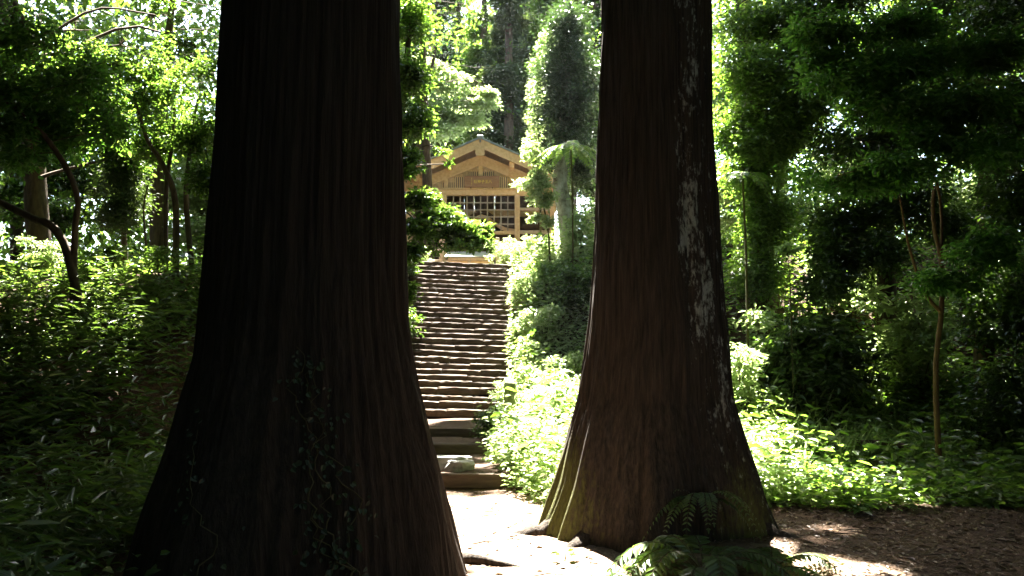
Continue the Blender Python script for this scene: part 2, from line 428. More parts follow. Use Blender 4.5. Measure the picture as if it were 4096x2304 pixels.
# ------------------------------------------------------------------ ground
xs = np.concatenate([np.linspace(-76, -13, 24)[:-1], np.linspace(-13, 13, 174), np.linspace(13, 76, 24)[1:]])
ys = np.concatenate([np.linspace(-70, 2, 26)[:-1], np.linspace(2, 24, 221), np.linspace(24, 34, 30)[1:], np.linspace(34, 94, 30)[1:]])
GX, GY = np.meshgrid(xs, ys)
GZ = ter(GX, GY)
nx, ny = len(xs), len(ys)
ii = (np.arange(ny - 1)[:, None] * nx + np.arange(nx - 1)[None]).ravel()
g = link('ground', np_mesh('ground', np.stack([GX, GY, GZ], -1).reshape(-1, 3), np.stack([ii, ii + 1, ii + nx + 1, ii + nx], -1), M['ground'], True))
tag(g, kind='structure')
_pc = np.interp(GY, [3, 6, 8, 10, 13, 17, 24], [1.2, .75, .25, -.6, -1.2, -1.4, -1.4])
_pm = smooth(1.5, .7, np.abs(GX - _pc)) * smooth(10.4, 9.4, GY)
_pm = np.maximum(_pm, .8 * smooth(1.5, .6, np.hypot((GX - 2.2) / 1.0, (GY - 6.2) / .9)))  # sunlit patch right of the path, put into the earth colour
_pm = np.maximum(_pm, smooth(4.5, 3, np.abs(GX + 1)) * smooth(22.3, 22.8, GY) * smooth(30, 27, GY))
_at = g.data.attributes.new('trodden_sunlit', 'FLOAT', 'POINT'); _at.data.foreach_set('value', np.ascontiguousarray(_pm.ravel(), np.float32))

# ------------------------------------------------------------------ the two great cedars
def trunk_surface(tab, d, seed, top):
    """tab: (py, left px, right px). Returns centre x(z), radius(z)"""
    zs, cx, rr = [], [], []
    for py, l, r in sorted(tab, reverse=True):
        a, b = P(l, py, d), P(r, py, d)
        zs.append(a[2]); cx.append((a[0] + b[0]) / 2); rr.append((b[0] - a[0]) / 2)
    zs, cx, rr = map(np.array, (zs, cx, rr))
    zt = np.append(zs, top); cx = np.append(cx, cx[-1]); rr = np.append(rr, rr[-1] * .72)
    return zt, cx, rr

def cedar_trunk(name, tab, d, mat, seed, lobes, lichen=None, moss=None, top=15.0, nz=200, nt=330):
    zt, cxs, rs = trunk_surface(tab, d, seed, top)
    def lobe(t):
        f = lambda q: sum(a * np.cos(k * q + p) for k, a, p in lobes)
        r_, l_ = f(math.pi / 2), f(-math.pi / 2)
        return f(t) - (r_ + l_) / 2 - (r_ - l_) / 2 * np.sin(t)
    base_x = float(np.interp(0.0, zt, cxs))
    lo = -.25
    tz = np.concatenate([np.linspace(lo, 7.5, nz), np.linspace(7.5, top, 40)[1:]])
    th = np.linspace(0, 2 * math.pi, nt, endpoint=False)
    def radius(t, z):
        r = np.interp(z, zt, rs)
        fl = np.clip((r - rs[-2]) / rs[-2], 0, 2)
        lob = lobe(t)
        return r * (1 + fl * lob * .16) + .0 * z
    V = np.zeros((len(tz), nt, 3)); li = np.zeros((len(tz), nt)); mo = np.zeros((len(tz), nt))
    for i, z in enumerate(tz):
        cx = np.interp(z, zt, cxs); r0 = radius(th, z)
        rm = float(np.interp(z, zt, rs))
        for j in range(nt):
            t = th[j]
            c_, s_ = math.cos(t), math.sin(t)
            wv = .25 * noise.noise((c_ * 1.5, s_ * 1.5, z * .6 + seed))
            F = 9.0 * min(rm, .75)
            w2 = .10 * noise.noise((c_ * 5, s_ * 5, z * 1.1 + seed))
            G = 24.0 * rs[-2]
            n1 = 1 - abs(noise.noise((c_ * G + w2, s_ * G + w2, z * .33 + seed))) * 2.6
            n2 = noise.noise((c_ * G * 2.2 + w2, s_ * G * 2.2, z * 1.5 + seed * 2))
            n3 = noise.noise((c_ * 2.2, s_ * 2.2, z * .8 + seed * 3))
            n4 = noise.noise((c_ * 6 + wv, s_ * 6 + wv, z * 1.6 + seed * 5))
            fz = max(0.0, rm / rs[-2] - 1)
            r = r0[j] + .020 * n1 + .011 * n2 + .03 * n3 + (.008 + .05 * fz) * n4
            V[i, j] = (cx - base_x + r * s_, -r * c_, z)
        if lichen is not None: li[i] = lichen(th, z)
        if moss is not None: mo[i] = moss(th, z)
    m = len(tz)
    i = np.arange(m - 1)[:, None] * nt + np.arange(nt)[None]
    j = np.arange(m - 1)[:, None] * nt + (np.arange(nt)[None] + 1) % nt
    me = np_mesh(name, V.reshape(-1, 3), np.stack([i, j, j + nt, i + nt], -1).reshape(-1, 4), mat, True)
    for nm, arr in (('lichen', li), ('moss', mo)):
        a = me.attributes.new(nm, 'FLOAT', 'POINT'); a.data.foreach_set('value', np.ascontiguousarray(arr.ravel(), np.float32))
    def surf(t, z):
        t = np.asarray(t, float); z = np.asarray(z, float)
        r = np.interp(z, zt, rs)
        fl = np.clip((r - rs[-2]) / rs[-2], 0, 2)
        lob = lobe(t)
        r = r * (1 + fl * lob * .16) + .03
        return np.stack([np.interp(z, zt, cxs) + r * np.sin(t), d - r * np.cos(t), z], -1)
    return me, base_x, surf

LTAB = [(0, 922, 1590), (500, 890, 1593), (800, 872, 1597), (1100, 850, 1603), (1272, 820, 1614), (1431, 800, 1640), (1590, 752, 1672), (1750, 705, 1700), (1908, 650, 1740), (2080, 590, 1775), (2226, 545, 1800), (2400, 490, 1830), (2560, 450, 1850)]
RTAB = [(0, 2415, 2830), (400, 2400, 2838), (700, 2390, 2848), (950, 2382, 2857), (1272, 2362, 2878), (1431, 2344, 2890), (1590, 2322, 2903), (1750, 2276, 2940), (1908, 2236, 2985), (2060, 2182, 3020), (2140, 2155, 3035), (2300, 2120, 3060)]
ld, rd = 5.7, 8.1
lme, lbx, lsurf = cedar_trunk('trunk', LTAB, ld, M['cedar_a'], 3.1, [(3, .5, .6), (5, .45, 1.0), (8, .25, 2.0)],
                              moss=lambda t, z: np.clip(.45 * np.exp(-((t - 1.6) / .35) ** 2) * (z < 2.2) + .25 * smooth(1.0, -.2, z), 0, .6))
t1 = empty('cedar_tree', (lbx, ld, 0), 'huge dark cedar with ivy climbing its flared base, left of the path', 'tree', 'pair of giant cedars framing the path')
link('trunk', lme, None, t1)

def lich(t, z):
    tt = (t + math.pi) % (2 * math.pi) - math.pi
    c = .44 + .34 * smooth(3.2, 1.2, z)
    w = .29 + .10 * smooth(3.2, 1.4, z)
    amp = .595 + .05 * np.sin(z * 2.3 + tt * 4) + .05 * np.sin(z * 5.3 - tt * 7 + 1) - .05 * smooth(2.6, 1.6, z) - .2 * smooth(1.1, .2, z) - .05 * smooth(4.2, 5.2, z)
    side = .56 * np.exp(-((tt - 1.25) / .3) ** 2)
    return np.maximum(np.maximum(np.exp(-((tt - c) / (w * 1.5)) ** 4) * amp, side), .50 * np.exp(-((tt - .75) / .75) ** 4))
def rmoss(t, z):
    tt = (t + math.pi) % (2 * math.pi) - math.pi
    return np.clip(.95 * smooth(1.9, .1, z) * (.48 + .55 * np.exp(-((tt + 1.3) / .5) ** 2) + .3 * np.exp(-((tt - .9) / .4) ** 2)), 0, .8)
rme, rbx, rsurf = cedar_trunk('trunk', RTAB, rd, M['cedar_b'], 8.7, [(3, .45, 2.2), (5, .45, .4), (9, .2, 1.1)], lich, rmoss)
t2 = empty('cedar_tree', (rbx, rd, 0), 'huge red-brown cedar with white lichen patches and mossy base, right of the path', 'tree', 'pair of giant cedars framing the path')
link('trunk', rme, None, t2)

def cedar_roots(surf, parent, d, thetas, mat, seed):
    rng = np.random.default_rng(seed)
    for t, L, r in thetas:
        p0 = surf([t], [.32])[0]; p1 = surf([t], [.06])[0]
        out = np.array([math.sin(t), -math.cos(t), 0]); side = np.array([out[1], -out[0], 0]) * rng.uniform(-.5, .5)
        q1 = p1 + (out + side * .4) * L * .45; q2 = p1 + (out + side) * L
        for q, dz in ((q1, -r * .5), (q2, -r * 1.3)): q[2] = float(ter(q[0], q[1])) + dz
        pts = curve_pts([p0 - out * .35, p1 - out * .12, q1, q2], 14)
        tb = Tubes(); tb.add(pts + rng.normal(size=pts.shape) * .008, np.linspace(r * 1.05, r * .45, 14) * rng.uniform(.85, 1.15, 14), 10, .16, rng)
        link('root', tb.mesh('root', mat, parent.location), None, parent)

# ------------------------------------------------------------------ plants: builders
def blob(rng, lv, c, rad, n, L, sub=55, flat=.45, up=.9, aspect=.45, spread=.30, droop=.25):
    c = np.asarray(c, float); rad = np.asarray(rad, float)
    k = max(5, n // sub)
    cen = c + nrm(rng.normal(size=(k, 3))) * (rng.random((k, 1)) ** .45) * rad
    s = spread * rad.mean() * rng.uniform(.55, 1.2, k)
    idx = rng.integers(k, size=n)
    off = rng.normal(size=(n, 3)) * s[idx][:, None] * np.array([1, 1, flat])
    A = nrm(off * [1, 1, .3]) + .45 * rng.normal(size=(n, 3)) + [0, 0, -droop]
    N = nrm(np.array([0, 0, up]) + rng.normal(size=(n, 3)) * .5)
    Ls = L * rng.uniform(.65, 1.3, n)
    tone = np.clip(rng.normal(.45, .22, n) + (rng.random(k)[idx] - .5) * .4, 0, 1)
    lv.add(cen[idx] + off, A, N, Ls, Ls * aspect, tone)
    return cen

def limb(rng, tb, a, b, r0, r1, n=8, sag=.08):
    a = np.asarray(a, float); b = np.asarray(b, float)
    L = np.linalg.norm(b - a)
    m = .5 * (a + b) + rng.normal(size=3) * L * sag + [0, 0, L * .06]
    tb.add(curve_pts([a, m, b], n), np.linspace(r0, r1, n), 5)

DENSE = (1.22, 1.27)
def make_tree(name, label, trunk, blobs, L, leaf='leaf_mid', bark='bark', seed=1, group=None, cat='tree', hexa=False, sides=9, aspect=.45, cull=False, twigs=6, flat=.45, up=.9, limbr=.22, sub=55, more_trunks=(), nm=1.0):
    """trunk: [(x,y,z,r)...]; blobs: [(centre, radii, n)...]"""
    rng = np.random.default_rng(seed)
    base = np.array(trunk[0][:3])
    root = empty(name, base, label, cat, group)
    tb = Tubes(); lv = Leaves()
    tr = np.array(trunk, float)
    allp = []
    for t in [tr] + [np.array(q, float) for q in more_trunks]:
        pts = curve_pts(t, 22)
        tb.add(pts[:, :3], np.maximum(pts[:, 3], .004), sides, .06, rng)
        allp.append(pts)
    pts = np.vstack(allp)
    brs = []
    n_mul, l_mul = DENSE
    for c, rad, n in blobs:
        tw = Tubes()
        n = int(n * n_mul * nm)
        c = np.asarray(c, float)
        dd = np.linalg.norm(pts[:, :3] - c, axis=1) + np.where(pts[:, 2] > c[2] + .2, 2.0, 0)
        k = int(np.argmin(dd))
        cen = blob(rng, lv, c, rad, n, L * l_mul, int(sub * n_mul), flat, up, aspect)
        r = max(.006, pts[k, 3] * limbr)
        limb(rng, tw, pts[k, :3], c, r, r * .45)
        for q in cen[:twigs]:
            limb(rng, tw, c, q, r * .4, .003, 5)
        brs.append(tw)
    if cull:
        lv.keep(lambda p: ~shades(p))
    link('trunk', tb.mesh('trunk', M[bark], base), None, root)
    if blobs:
        for tw in brs: link('branch', tw.mesh('branch', M[bark], base), None, root)
        link('crown', lv.mesh('crown', M[leaf], base, hexa), None, root)
    return root

cedar_roots(rsurf, t2, rd, [(-1.25, .5, .11), (-.75, .35, .09), (.2, .4, .1), (1.1, .4, .1)], M['cedar_b'], 4)
cedar_roots(lsurf, t1, ld, [(.9, .45, .11), (1.3, .5, .12), (1.65, .4, .09), (.4, .4, .10), (-.9, .5, .1)], M['cedar_a'], 5)

def B(px, py, d, rx, ry, n, rdep=None):
    """a leaf mass seen at px,py at distance d with half sizes in photograph pixels"""
    k = d / FPX
    return (P(px, py, d), np.array([rx * k, rdep if rdep else .5 * (rx + ry) * k, ry * k]), int(n))

def T(px, py, d, r):
    return (*P(px, py, d), r)

def on_ground(px, d, r, dz=-.1):
    p = P(px, 1450, d)
    return (p[0], d, float(ter(p[0], d)) + dz, r)

# ------------------------------------------------------------------ trees around the stairs and the shrine
make_tree('camellia_tree', 'glossy dark camellia leaning its leafy branches over the left edge of the stone steps',
          [on_ground(1480, 15.5, .14), T(1500, 1100, 15.5, .12), T(1560, 800, 15.6, .10), T(1600, 500, 15.8, .08), T(1640, 100, 16, .05)],
          [B(1640, 80, 16, 80, 110, 3600), B(1640, 300, 15.5, 70, 110, 3400), B(1660, 480, 15, 60, 80, 2400), B(1625, 650, 14.6, 50, 70, 1500),
           B(1670, 800, 14.6, 75, 45, 2000), B(1760, 860, 14.5, 80, 32, 1500), B(1690, 920, 14.3, 90, 40, 2100), B(1830, 915, 14.5, 85, 38, 1700), B(1925, 905, 14.7, 50, 24, 700),
           B(1830, 985, 14.4, 90, 22, 900), B(1925, 970, 14.5, 45, 28, 550), B(1640, 1000, 14.0, 40, 45, 700), B(1770, 600, 14.8, 28, 16, 130), B(1800, 655, 14.8, 20, 10, 60), B(1615, 1150, 14.5, 30, 70, 900)],
          .078, 'leaf_camellia', 'bark', 11, twigs=9, flat=.55, nm=.75)
make_tree('maple_tree', 'bright sunlit yellow-green tree behind the left side of the shrine roof',
          [on_ground(1660, 31, .2), T(1670, 700, 31, .16), T(1700, 450, 31, .12), T(1740, 200, 31, .06)],
          [B(1830, 330, 31, 120, 40, 3000), B(1900, 270, 31, 90, 30, 1800), B(1770, 420, 30.5, 130, 45, 3200), B(1900, 400, 31, 90, 35, 2000), B(1730, 300, 32, 110, 70, 3200), B(1860, 480, 31, 100, 28, 1800), B(1740, 520, 30.5, 100, 40, 2200), B(1960, 370, 31.5, 45, 22, 600)],
          .15, 'leaf_light', 'bark', 12, cull=True, flat=.3, up=1.2)
make_tree('broadleaf_tree', 'tall pale-leaved tree filling the sky gap above the left of the shrine',
          [on_ground(1720, 27, .2), T(1700, 500, 27, .15), T(1690, 150, 27, .1), T(1690, -150, 27, .06)],
          [B(1640, 60, 26, 110, 140, 4200), B(1760, 40, 27, 110, 80, 3200), B(1880, 20, 28, 110, 45, 2200), B(1740, 190, 26.5, 90, 90, 2800), B(1650, 260, 25.5, 80, 110, 2600)],
          .13, 'leaf_light', 'bark', 13, cull=True)
make_tree('ivy_clad_tree', 'pale mottled trunk clad in a dense column of leaves, right of the shrine',
          [on_ground(2275, 23, .27), T(2275, 960, 23, .26), T(2262, 840, 23, .24), T(2240, 730, 23, .22), T(2255, 550, 23, .19), T(2265, 300, 23, .15), T(2275, 0, 23, .1)],
          [B(2270, 130, 23, 80, 100, 4200), B(2245, 270, 23, 95, 110, 5200), B(2255, 430, 23, 105, 100, 5200), B(2285, 560, 23, 105, 90, 4600), B(2320, 690, 23.3, 70, 90, 3000), B(2170, 640, 22.7, 40, 50, 900), B(2365, 880, 23.8, 35, 110, 1600), B(2350, 330, 23.5, 60, 160, 3200)],
          .085, 'leaf_ivy', 'bark_grey', 14, flat=.8)
make_tree('sapling', 'slender young tree with pale lit leaves in front of the right shrine post',
          [on_ground(2200, 21.3, .03), T(2195, 950, 21.3, .025), T(2170, 800, 21.3, .02), T(2150, 700, 21.3, .012)],
          [B(2140, 740, 21.3, 60, 35, 800), B(2180, 790, 21.2, 55, 45, 900), B(2130, 610, 21.3, 45, 40, 600), B(2190, 880, 21.2, 30, 30, 250), B(2150, 870, 21.2, 25, 25, 250), B(2170, 690, 21.3, 40, 30, 500)],
          .085, 'leaf_light', 'stem', 15)
make_tree('sunlit_fringe', 'pale leaf column added as the sunlit left fringe of the ivy-clad tree',
          [on_ground(2165, 24.5, .04), T(2160, 700, 24.5, .03), T(2150, 400, 24.5, .02), T(2160, 150, 24.5, .01)],
          [B(2150, 250, 24.5, 28, 60, 380), B(2145, 380, 24.4, 32, 60, 480), B(2135, 500, 24.4, 36, 60, 560), B(2118, 600, 24.3, 34, 26, 360), B(2180, 160, 24.5, 40, 40, 380)],
          .085, 'leaf_light', 'stem', 16, flat=.9)  # pale foliage added to stand for the ivy-clad tree's sunlit edge
# wood behind the shrine
rng0 = np.random.default_rng(77)
far_specs = [(1935, 43, 80, -200, 'narrow conifer standing just right of the lit yellow-green tree'), (2035, 40, 110, -180, 'tall blue-green conifer rising over the shrine ridge'), (2110, 46, 115, -120, 'dim conifer right of the tall blue-green one'), (2190, 43, 110, -150, 'conifer half hidden by the ivy-clad trunk'),
             (2290, 48, 120, -100, 'conifer directly behind the ivy-clad trunk'), (2380, 44, 110, -160, 'conifer between the ivy-clad trunk and the lichened cedar'), (1830, 52, 100, -60, 'far conifer behind the lit yellow-green tree'), (1745, 50, 110, -90, 'far conifer showing above the camellia'), (1640, 47, 120, -80, 'far conifer touching the right edge of the dark cedar'), (2470, 50, 120, -60, 'far conifer mostly hidden by the lichened cedar')]
for q, (px, d, rx, ytop, clab) in enumerate(far_specs):
    gz = on_ground(px, d, .3)
    bl = []
    for k, py in enumerate(np.arange(ytop, 780, 82)):
        w = rx * (.55 + .45 * (k + 1) / 8) * rng0.uniform(.75, 1.2)
        if 480 < py < 760 and k % 2: w *= .6
        bl.append(B(px + rng0.uniform(-30, 30), py, d + rng0.uniform(-1, 1), w, 42, 1150))
    make_tree('conifer', clab, [gz, T(px, 600, d, .26), T(px, 200, d, .2), T(px + 5, ytop - 80, d, .08)], bl, .26,
              'needle' if q % 3 else 'leaf_mid', 'bark', 100 + q, group='conifers in the wood behind the shrine', aspect=.42, flat=.45, twigs=3, cull=q in (0, 6, 7))

# ------------------------------------------------------------------ trees of the left bank
make_tree('leaning_tree', 'thin tree with a bent trunk leaning left over the bank top',
          [on_ground(285, 11.5, .05), T(300, 930, 11.5, .045), T(312, 800, 11.5, .042), T(265, 670, 11.5, .04), T(165, 530, 11.5, .036), T(20, 400, 11.5, .03), T(-150, 280, 11.5, .02)],
          [B(80, 380, 11.7, 170, 90, 1100), B(190, 480, 11.8, 130, 60, 800), B(30, 520, 11.4, 120, 60, 700), B(250, 570, 12, 90, 50, 600), B(330, 330, 12, 140, 90, 900), B(120, 180, 12.2, 160, 100, 900), B(60, 640, 11.6, 120, 50, 500), B(420, 520, 12.2, 110, 70, 700)],
          .085, 'leaf_green', 'bark', 21, cull=True, hexa=True, flat=.9, sub=30)
make_tree('leaning_tree', 'dark bare trunk slanting low across the far left bank',
          [on_ground(350, 11.4, .065, -.2), T(250, 960, 11.5, .06), T(110, 865, 11.6, .055), T(-40, 790, 11.7, .05), T(-300, 650, 11.9, .04)], [B(-200, 560, 10.8, 150, 90, 1200)], .085, 'leaf_mid', 'bark', 22, hexa=True)
make_tree('stemmed_tree', 'many-stemmed dark tree beside the left cedar with lit leaves between stems',
          [on_ground(690, 14, .06), T(700, 800, 14, .055), T(640, 640, 14, .045), T(590, 560, 14, .035), T(540, 400, 14, .02)],
          [B(700, 420, 14.2, 170, 70, 3400), B(560, 330, 14.5, 160, 70, 3200), B(800, 550, 14, 110, 80, 2600), B(450, 470, 14.5, 120, 55, 1900), B(830, 330, 14.5, 120, 90, 3200), B(700, 250, 15, 170, 70, 3200), B(840, 720, 13.6, 70, 60, 1300), B(600, 590, 14.3, 120, 45, 1500)],
          .075, 'leaf_camellia', 'bark', 23, cull=True, flat=.8, more_trunks=([on_ground(760, 14, .05), T(745, 800, 14, .045), T(760, 600, 14, .03), T(790, 400, 14, .02)], [on_ground(650, 14.1, .045), T(665, 760, 14.1, .04), T(690, 560, 14.1, .03), T(700, 350, 14.1, .015)], [on_ground(585, 14.2, .018), T(575, 850, 14.2, .016), T(592, 740, 14.2, .014)]))
make_tree('oak_tree', 'large dark evergreen with dense leaf masses at the top of the left bank',
          [on_ground(150, 17, .25), T(140, 700, 17, .22), T(130, 350, 17, .2), T(110, 180, 17, .17), T(40, 0, 17, .12)],
          [B(300, 120, 17, 120, 120, 4600), B(380, 280, 16.6, 130, 80, 3800), B(220, 330, 16.8, 110, 70, 2800), B(480, 180, 17, 120, 110, 3800), B(430, 420, 16.4, 110, 60, 2200), B(60, 250, 17.5, 90, 60, 1500), B(330, 520, 16.3, 110, 55, 2000), B(500, 620, 16.2, 90, 60, 1800), B(620, 60, 17, 150, 60, 2400), B(800, 210, 17, 110, 70, 2000), B(150, 60, 17, 130, 70, 1800)],
          .085, 'leaf_camellia', 'bark', 24, cull=True, flat=.8, more_trunks=([T(130, 330, 17, .14), T(90, 200, 17.1, .12), T(20, 60, 17.2, .1), T(-30, -60, 17.2, .08)],))
make_tree('broadleaf_tree', 'tall tree with sunlit pale leaves high behind the left bank',
          [on_ground(620, 21, .2), T(630, 700, 21, .17), T(660, 300, 21, .13), T(690, 0, 21, .08)],
          [B(650, 60, 21, 170, 90, 5200), B(820, 120, 21, 130, 100, 4600), B(560, 220, 20.5, 130, 70, 3200), B(800, 300, 20.5, 130, 90, 3800), B(890, 30, 22, 90, 60, 2200), B(700, 480, 20, 150, 70, 3200), B(830, 560, 20, 110, 70, 2600)],
          .10, 'leaf_camellia', 'bark', 25, cull=True)
make_tree('broadleaf_tree', 'lit yellow-green tree seen low between the stems beside the left cedar',
          [on_ground(800, 22, .15), T(810, 800, 22, .12), T(800, 500, 22, .07)],
          [B(820, 800, 22, 130, 90, 3200), B(700, 760, 23, 150, 80, 3000), B(830, 930, 21, 110, 60, 2200), B(560, 760, 24, 130, 90, 2600), B(400, 700, 24, 130, 90, 2600), B(830, 660, 22, 110, 60, 2000)],
          .10, 'leaf_light', 'bark', 26, cull=True)
make_tree('broadleaf_tree', 'pale lit tree far back at the extreme left above the bamboo grass',
          [on_ground(60, 24, .2), T(60, 600, 24, .16), T(40, 200, 24, .1)],
          [B(80, 620, 24, 150, 90, 3200), B(120, 420, 25, 150, 100, 3200), B(250, 720, 23, 150, 80, 2600), B(60, 780, 22, 130, 70, 2600), B(200, 860, 20, 150, 60, 2400), B(20, 130, 25, 60, 60, 1000)],
          .11, 'leaf_camellia', 'bark', 27, cull=True)
make_tree('evergreen_bush', 'rounded near-black bush in the middle of the left bank top',
          [on_ground(490, 16.5, .06), T(490, 850, 16.5, .05), T(490, 700, 16.5, .02)],
          [B(490, 690, 16.5, 80, 70, 3200), B(490, 800, 16.3, 90, 80, 3200), B(470, 880, 16, 80, 50, 1800)],
          .06, 'needle', 'bark', 28, cat='bush', flat=.8)

make_tree('broadleaf_tree', 'tree mostly hidden behind the trunk of the dark cedar',
          [on_ground(1180, 19, .15), T(1180, 700, 19, .12), T(1190, 200, 19, .08)],
          [B(1150, 150, 19, 170, 150, 3800), B(1350, 250, 19.5, 150, 170, 3800), B(1200, 450, 19, 170, 130, 3600), B(1400, 600, 19.5, 130, 130, 3000), B(1100, 720, 18.5, 150, 110, 3000), B(1300, 820, 18.5, 150, 80, 2400)],
          .10, 'leaf_camellia', 'bark', 29, flat=.8)
# ------------------------------------------------------------------ trees of the right side
make_tree('broadleaf_tree', 'tree mostly hidden behind the trunk of the lichened cedar',
          [on_ground(2620, 22, .15), T(2620, 700, 22, .12), T(2610, 200, 22, .08)],
          [B(2560, 120, 22, 130, 150, 3200), B(2700, 260, 22, 130, 160, 3200), B(2590, 450, 22, 140, 130, 3000), B(2700, 650, 22, 130, 130, 2800), B(2560, 800, 21.5, 130, 110, 2600)],
          .10, 'leaf_camellia', 'bark', 30, flat=.8)
make_tree('understorey_tree', 'slender red-stemmed tree with flat leafy tiers, right of the lichened cedar',
          [on_ground(3738, 11, .042), T(3742, 1500, 11, .036), T(3765, 1250, 11, .034), T(3765, 1050, 11, .03), T(3735, 900, 11, .028), T(3738, 750, 11, .027), T(3800, 660, 11, .024), T(3850, 590, 10.9, .02), T(3920, 500, 10.8, .02)],
          [B(3430, 330, 10.6, 210, 55, 3000), B(3350, 250, 10.8, 150, 50, 1800), B(3650, 250, 10.6, 190, 60, 2600), B(3500, 430, 10.5, 170, 45, 1800), B(3700, 440, 10.5, 190, 55, 2400), B(3900, 420, 10.3, 170, 60, 2200),
           B(3350, 700, 10.6, 190, 45, 2200), B(3600, 680, 10.4, 190, 55, 2400), B(3450, 740, 10.6, 150, 40, 1300), B(3950, 600, 10.2, 160, 60, 2000), B(3300, 120, 10.8, 170, 60, 2000), B(3600, 110, 10.7, 180, 60, 2200), B(3950, 200, 10.3, 160, 80, 2200), B(3750, 560, 10.4, 150, 45, 1500), B(3800, 1130, 10.6, 130, 50, 1300), B(3950, 1000, 10.2, 120, 90, 1800)],
          .075, 'leaf_green', 'bark_red', 31, hexa=True, flat=.6, up=1.2, twigs=8, sub=30, nm=.7, cull=True,
          more_trunks=([T(3765, 1250, 11, .03), T(3700, 1170, 11, .022), T(3640, 1000, 11, .018), T(3600, 800, 10.9, .012)], [T(3765, 1060, 11, .022), T(3760, 800, 11.1, .018), T(3700, 600, 11, .018), T(3600, 400, 10.8, .012)]))
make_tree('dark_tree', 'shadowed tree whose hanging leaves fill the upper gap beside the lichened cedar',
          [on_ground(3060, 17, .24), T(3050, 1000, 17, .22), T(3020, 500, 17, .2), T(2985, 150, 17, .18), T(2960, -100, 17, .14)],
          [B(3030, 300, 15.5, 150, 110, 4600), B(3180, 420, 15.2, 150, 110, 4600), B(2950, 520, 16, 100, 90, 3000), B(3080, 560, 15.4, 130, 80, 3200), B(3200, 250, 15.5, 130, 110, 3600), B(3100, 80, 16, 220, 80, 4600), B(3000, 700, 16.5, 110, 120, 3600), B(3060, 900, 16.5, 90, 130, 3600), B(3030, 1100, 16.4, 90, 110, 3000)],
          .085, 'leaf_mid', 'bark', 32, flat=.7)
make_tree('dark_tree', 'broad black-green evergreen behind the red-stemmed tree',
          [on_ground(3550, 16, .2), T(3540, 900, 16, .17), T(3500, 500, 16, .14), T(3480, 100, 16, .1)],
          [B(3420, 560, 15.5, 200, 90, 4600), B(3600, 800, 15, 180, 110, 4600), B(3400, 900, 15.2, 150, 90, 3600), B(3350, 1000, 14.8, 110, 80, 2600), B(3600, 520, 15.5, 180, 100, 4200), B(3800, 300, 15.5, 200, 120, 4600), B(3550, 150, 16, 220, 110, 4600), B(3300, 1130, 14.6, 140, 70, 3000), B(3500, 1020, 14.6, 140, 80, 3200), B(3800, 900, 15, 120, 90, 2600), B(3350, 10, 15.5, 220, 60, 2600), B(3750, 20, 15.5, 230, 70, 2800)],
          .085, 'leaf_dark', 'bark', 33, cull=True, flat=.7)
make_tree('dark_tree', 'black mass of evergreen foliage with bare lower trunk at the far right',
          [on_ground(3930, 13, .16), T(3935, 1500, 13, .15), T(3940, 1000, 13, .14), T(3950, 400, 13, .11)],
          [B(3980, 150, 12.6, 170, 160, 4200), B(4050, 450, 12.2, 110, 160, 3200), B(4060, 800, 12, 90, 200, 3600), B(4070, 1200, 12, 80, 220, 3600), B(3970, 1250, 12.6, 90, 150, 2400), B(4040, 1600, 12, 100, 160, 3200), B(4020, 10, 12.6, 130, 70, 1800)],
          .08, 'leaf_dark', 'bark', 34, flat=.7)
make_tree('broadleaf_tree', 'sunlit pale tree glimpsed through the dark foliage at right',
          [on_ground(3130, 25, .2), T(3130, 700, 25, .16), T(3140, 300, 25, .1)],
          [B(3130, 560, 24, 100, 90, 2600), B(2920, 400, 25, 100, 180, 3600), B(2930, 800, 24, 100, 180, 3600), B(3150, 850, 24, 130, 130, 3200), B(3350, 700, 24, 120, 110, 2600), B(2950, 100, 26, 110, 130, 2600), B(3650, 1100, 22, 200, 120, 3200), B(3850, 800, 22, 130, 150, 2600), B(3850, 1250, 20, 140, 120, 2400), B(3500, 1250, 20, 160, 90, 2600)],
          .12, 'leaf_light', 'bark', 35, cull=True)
make_tree('sapling', 'small sapling with one bright lit spray of leaves against the dark wood',
          [on_ground(3170, 14, .012), T(3160, 1150, 14, .01), T(3150, 1010, 14, .006)], [B(3145, 990, 14, 38, 20, 130)], .09, 'leaf_light', 'stem', 36, hexa=True, cat='sapling')

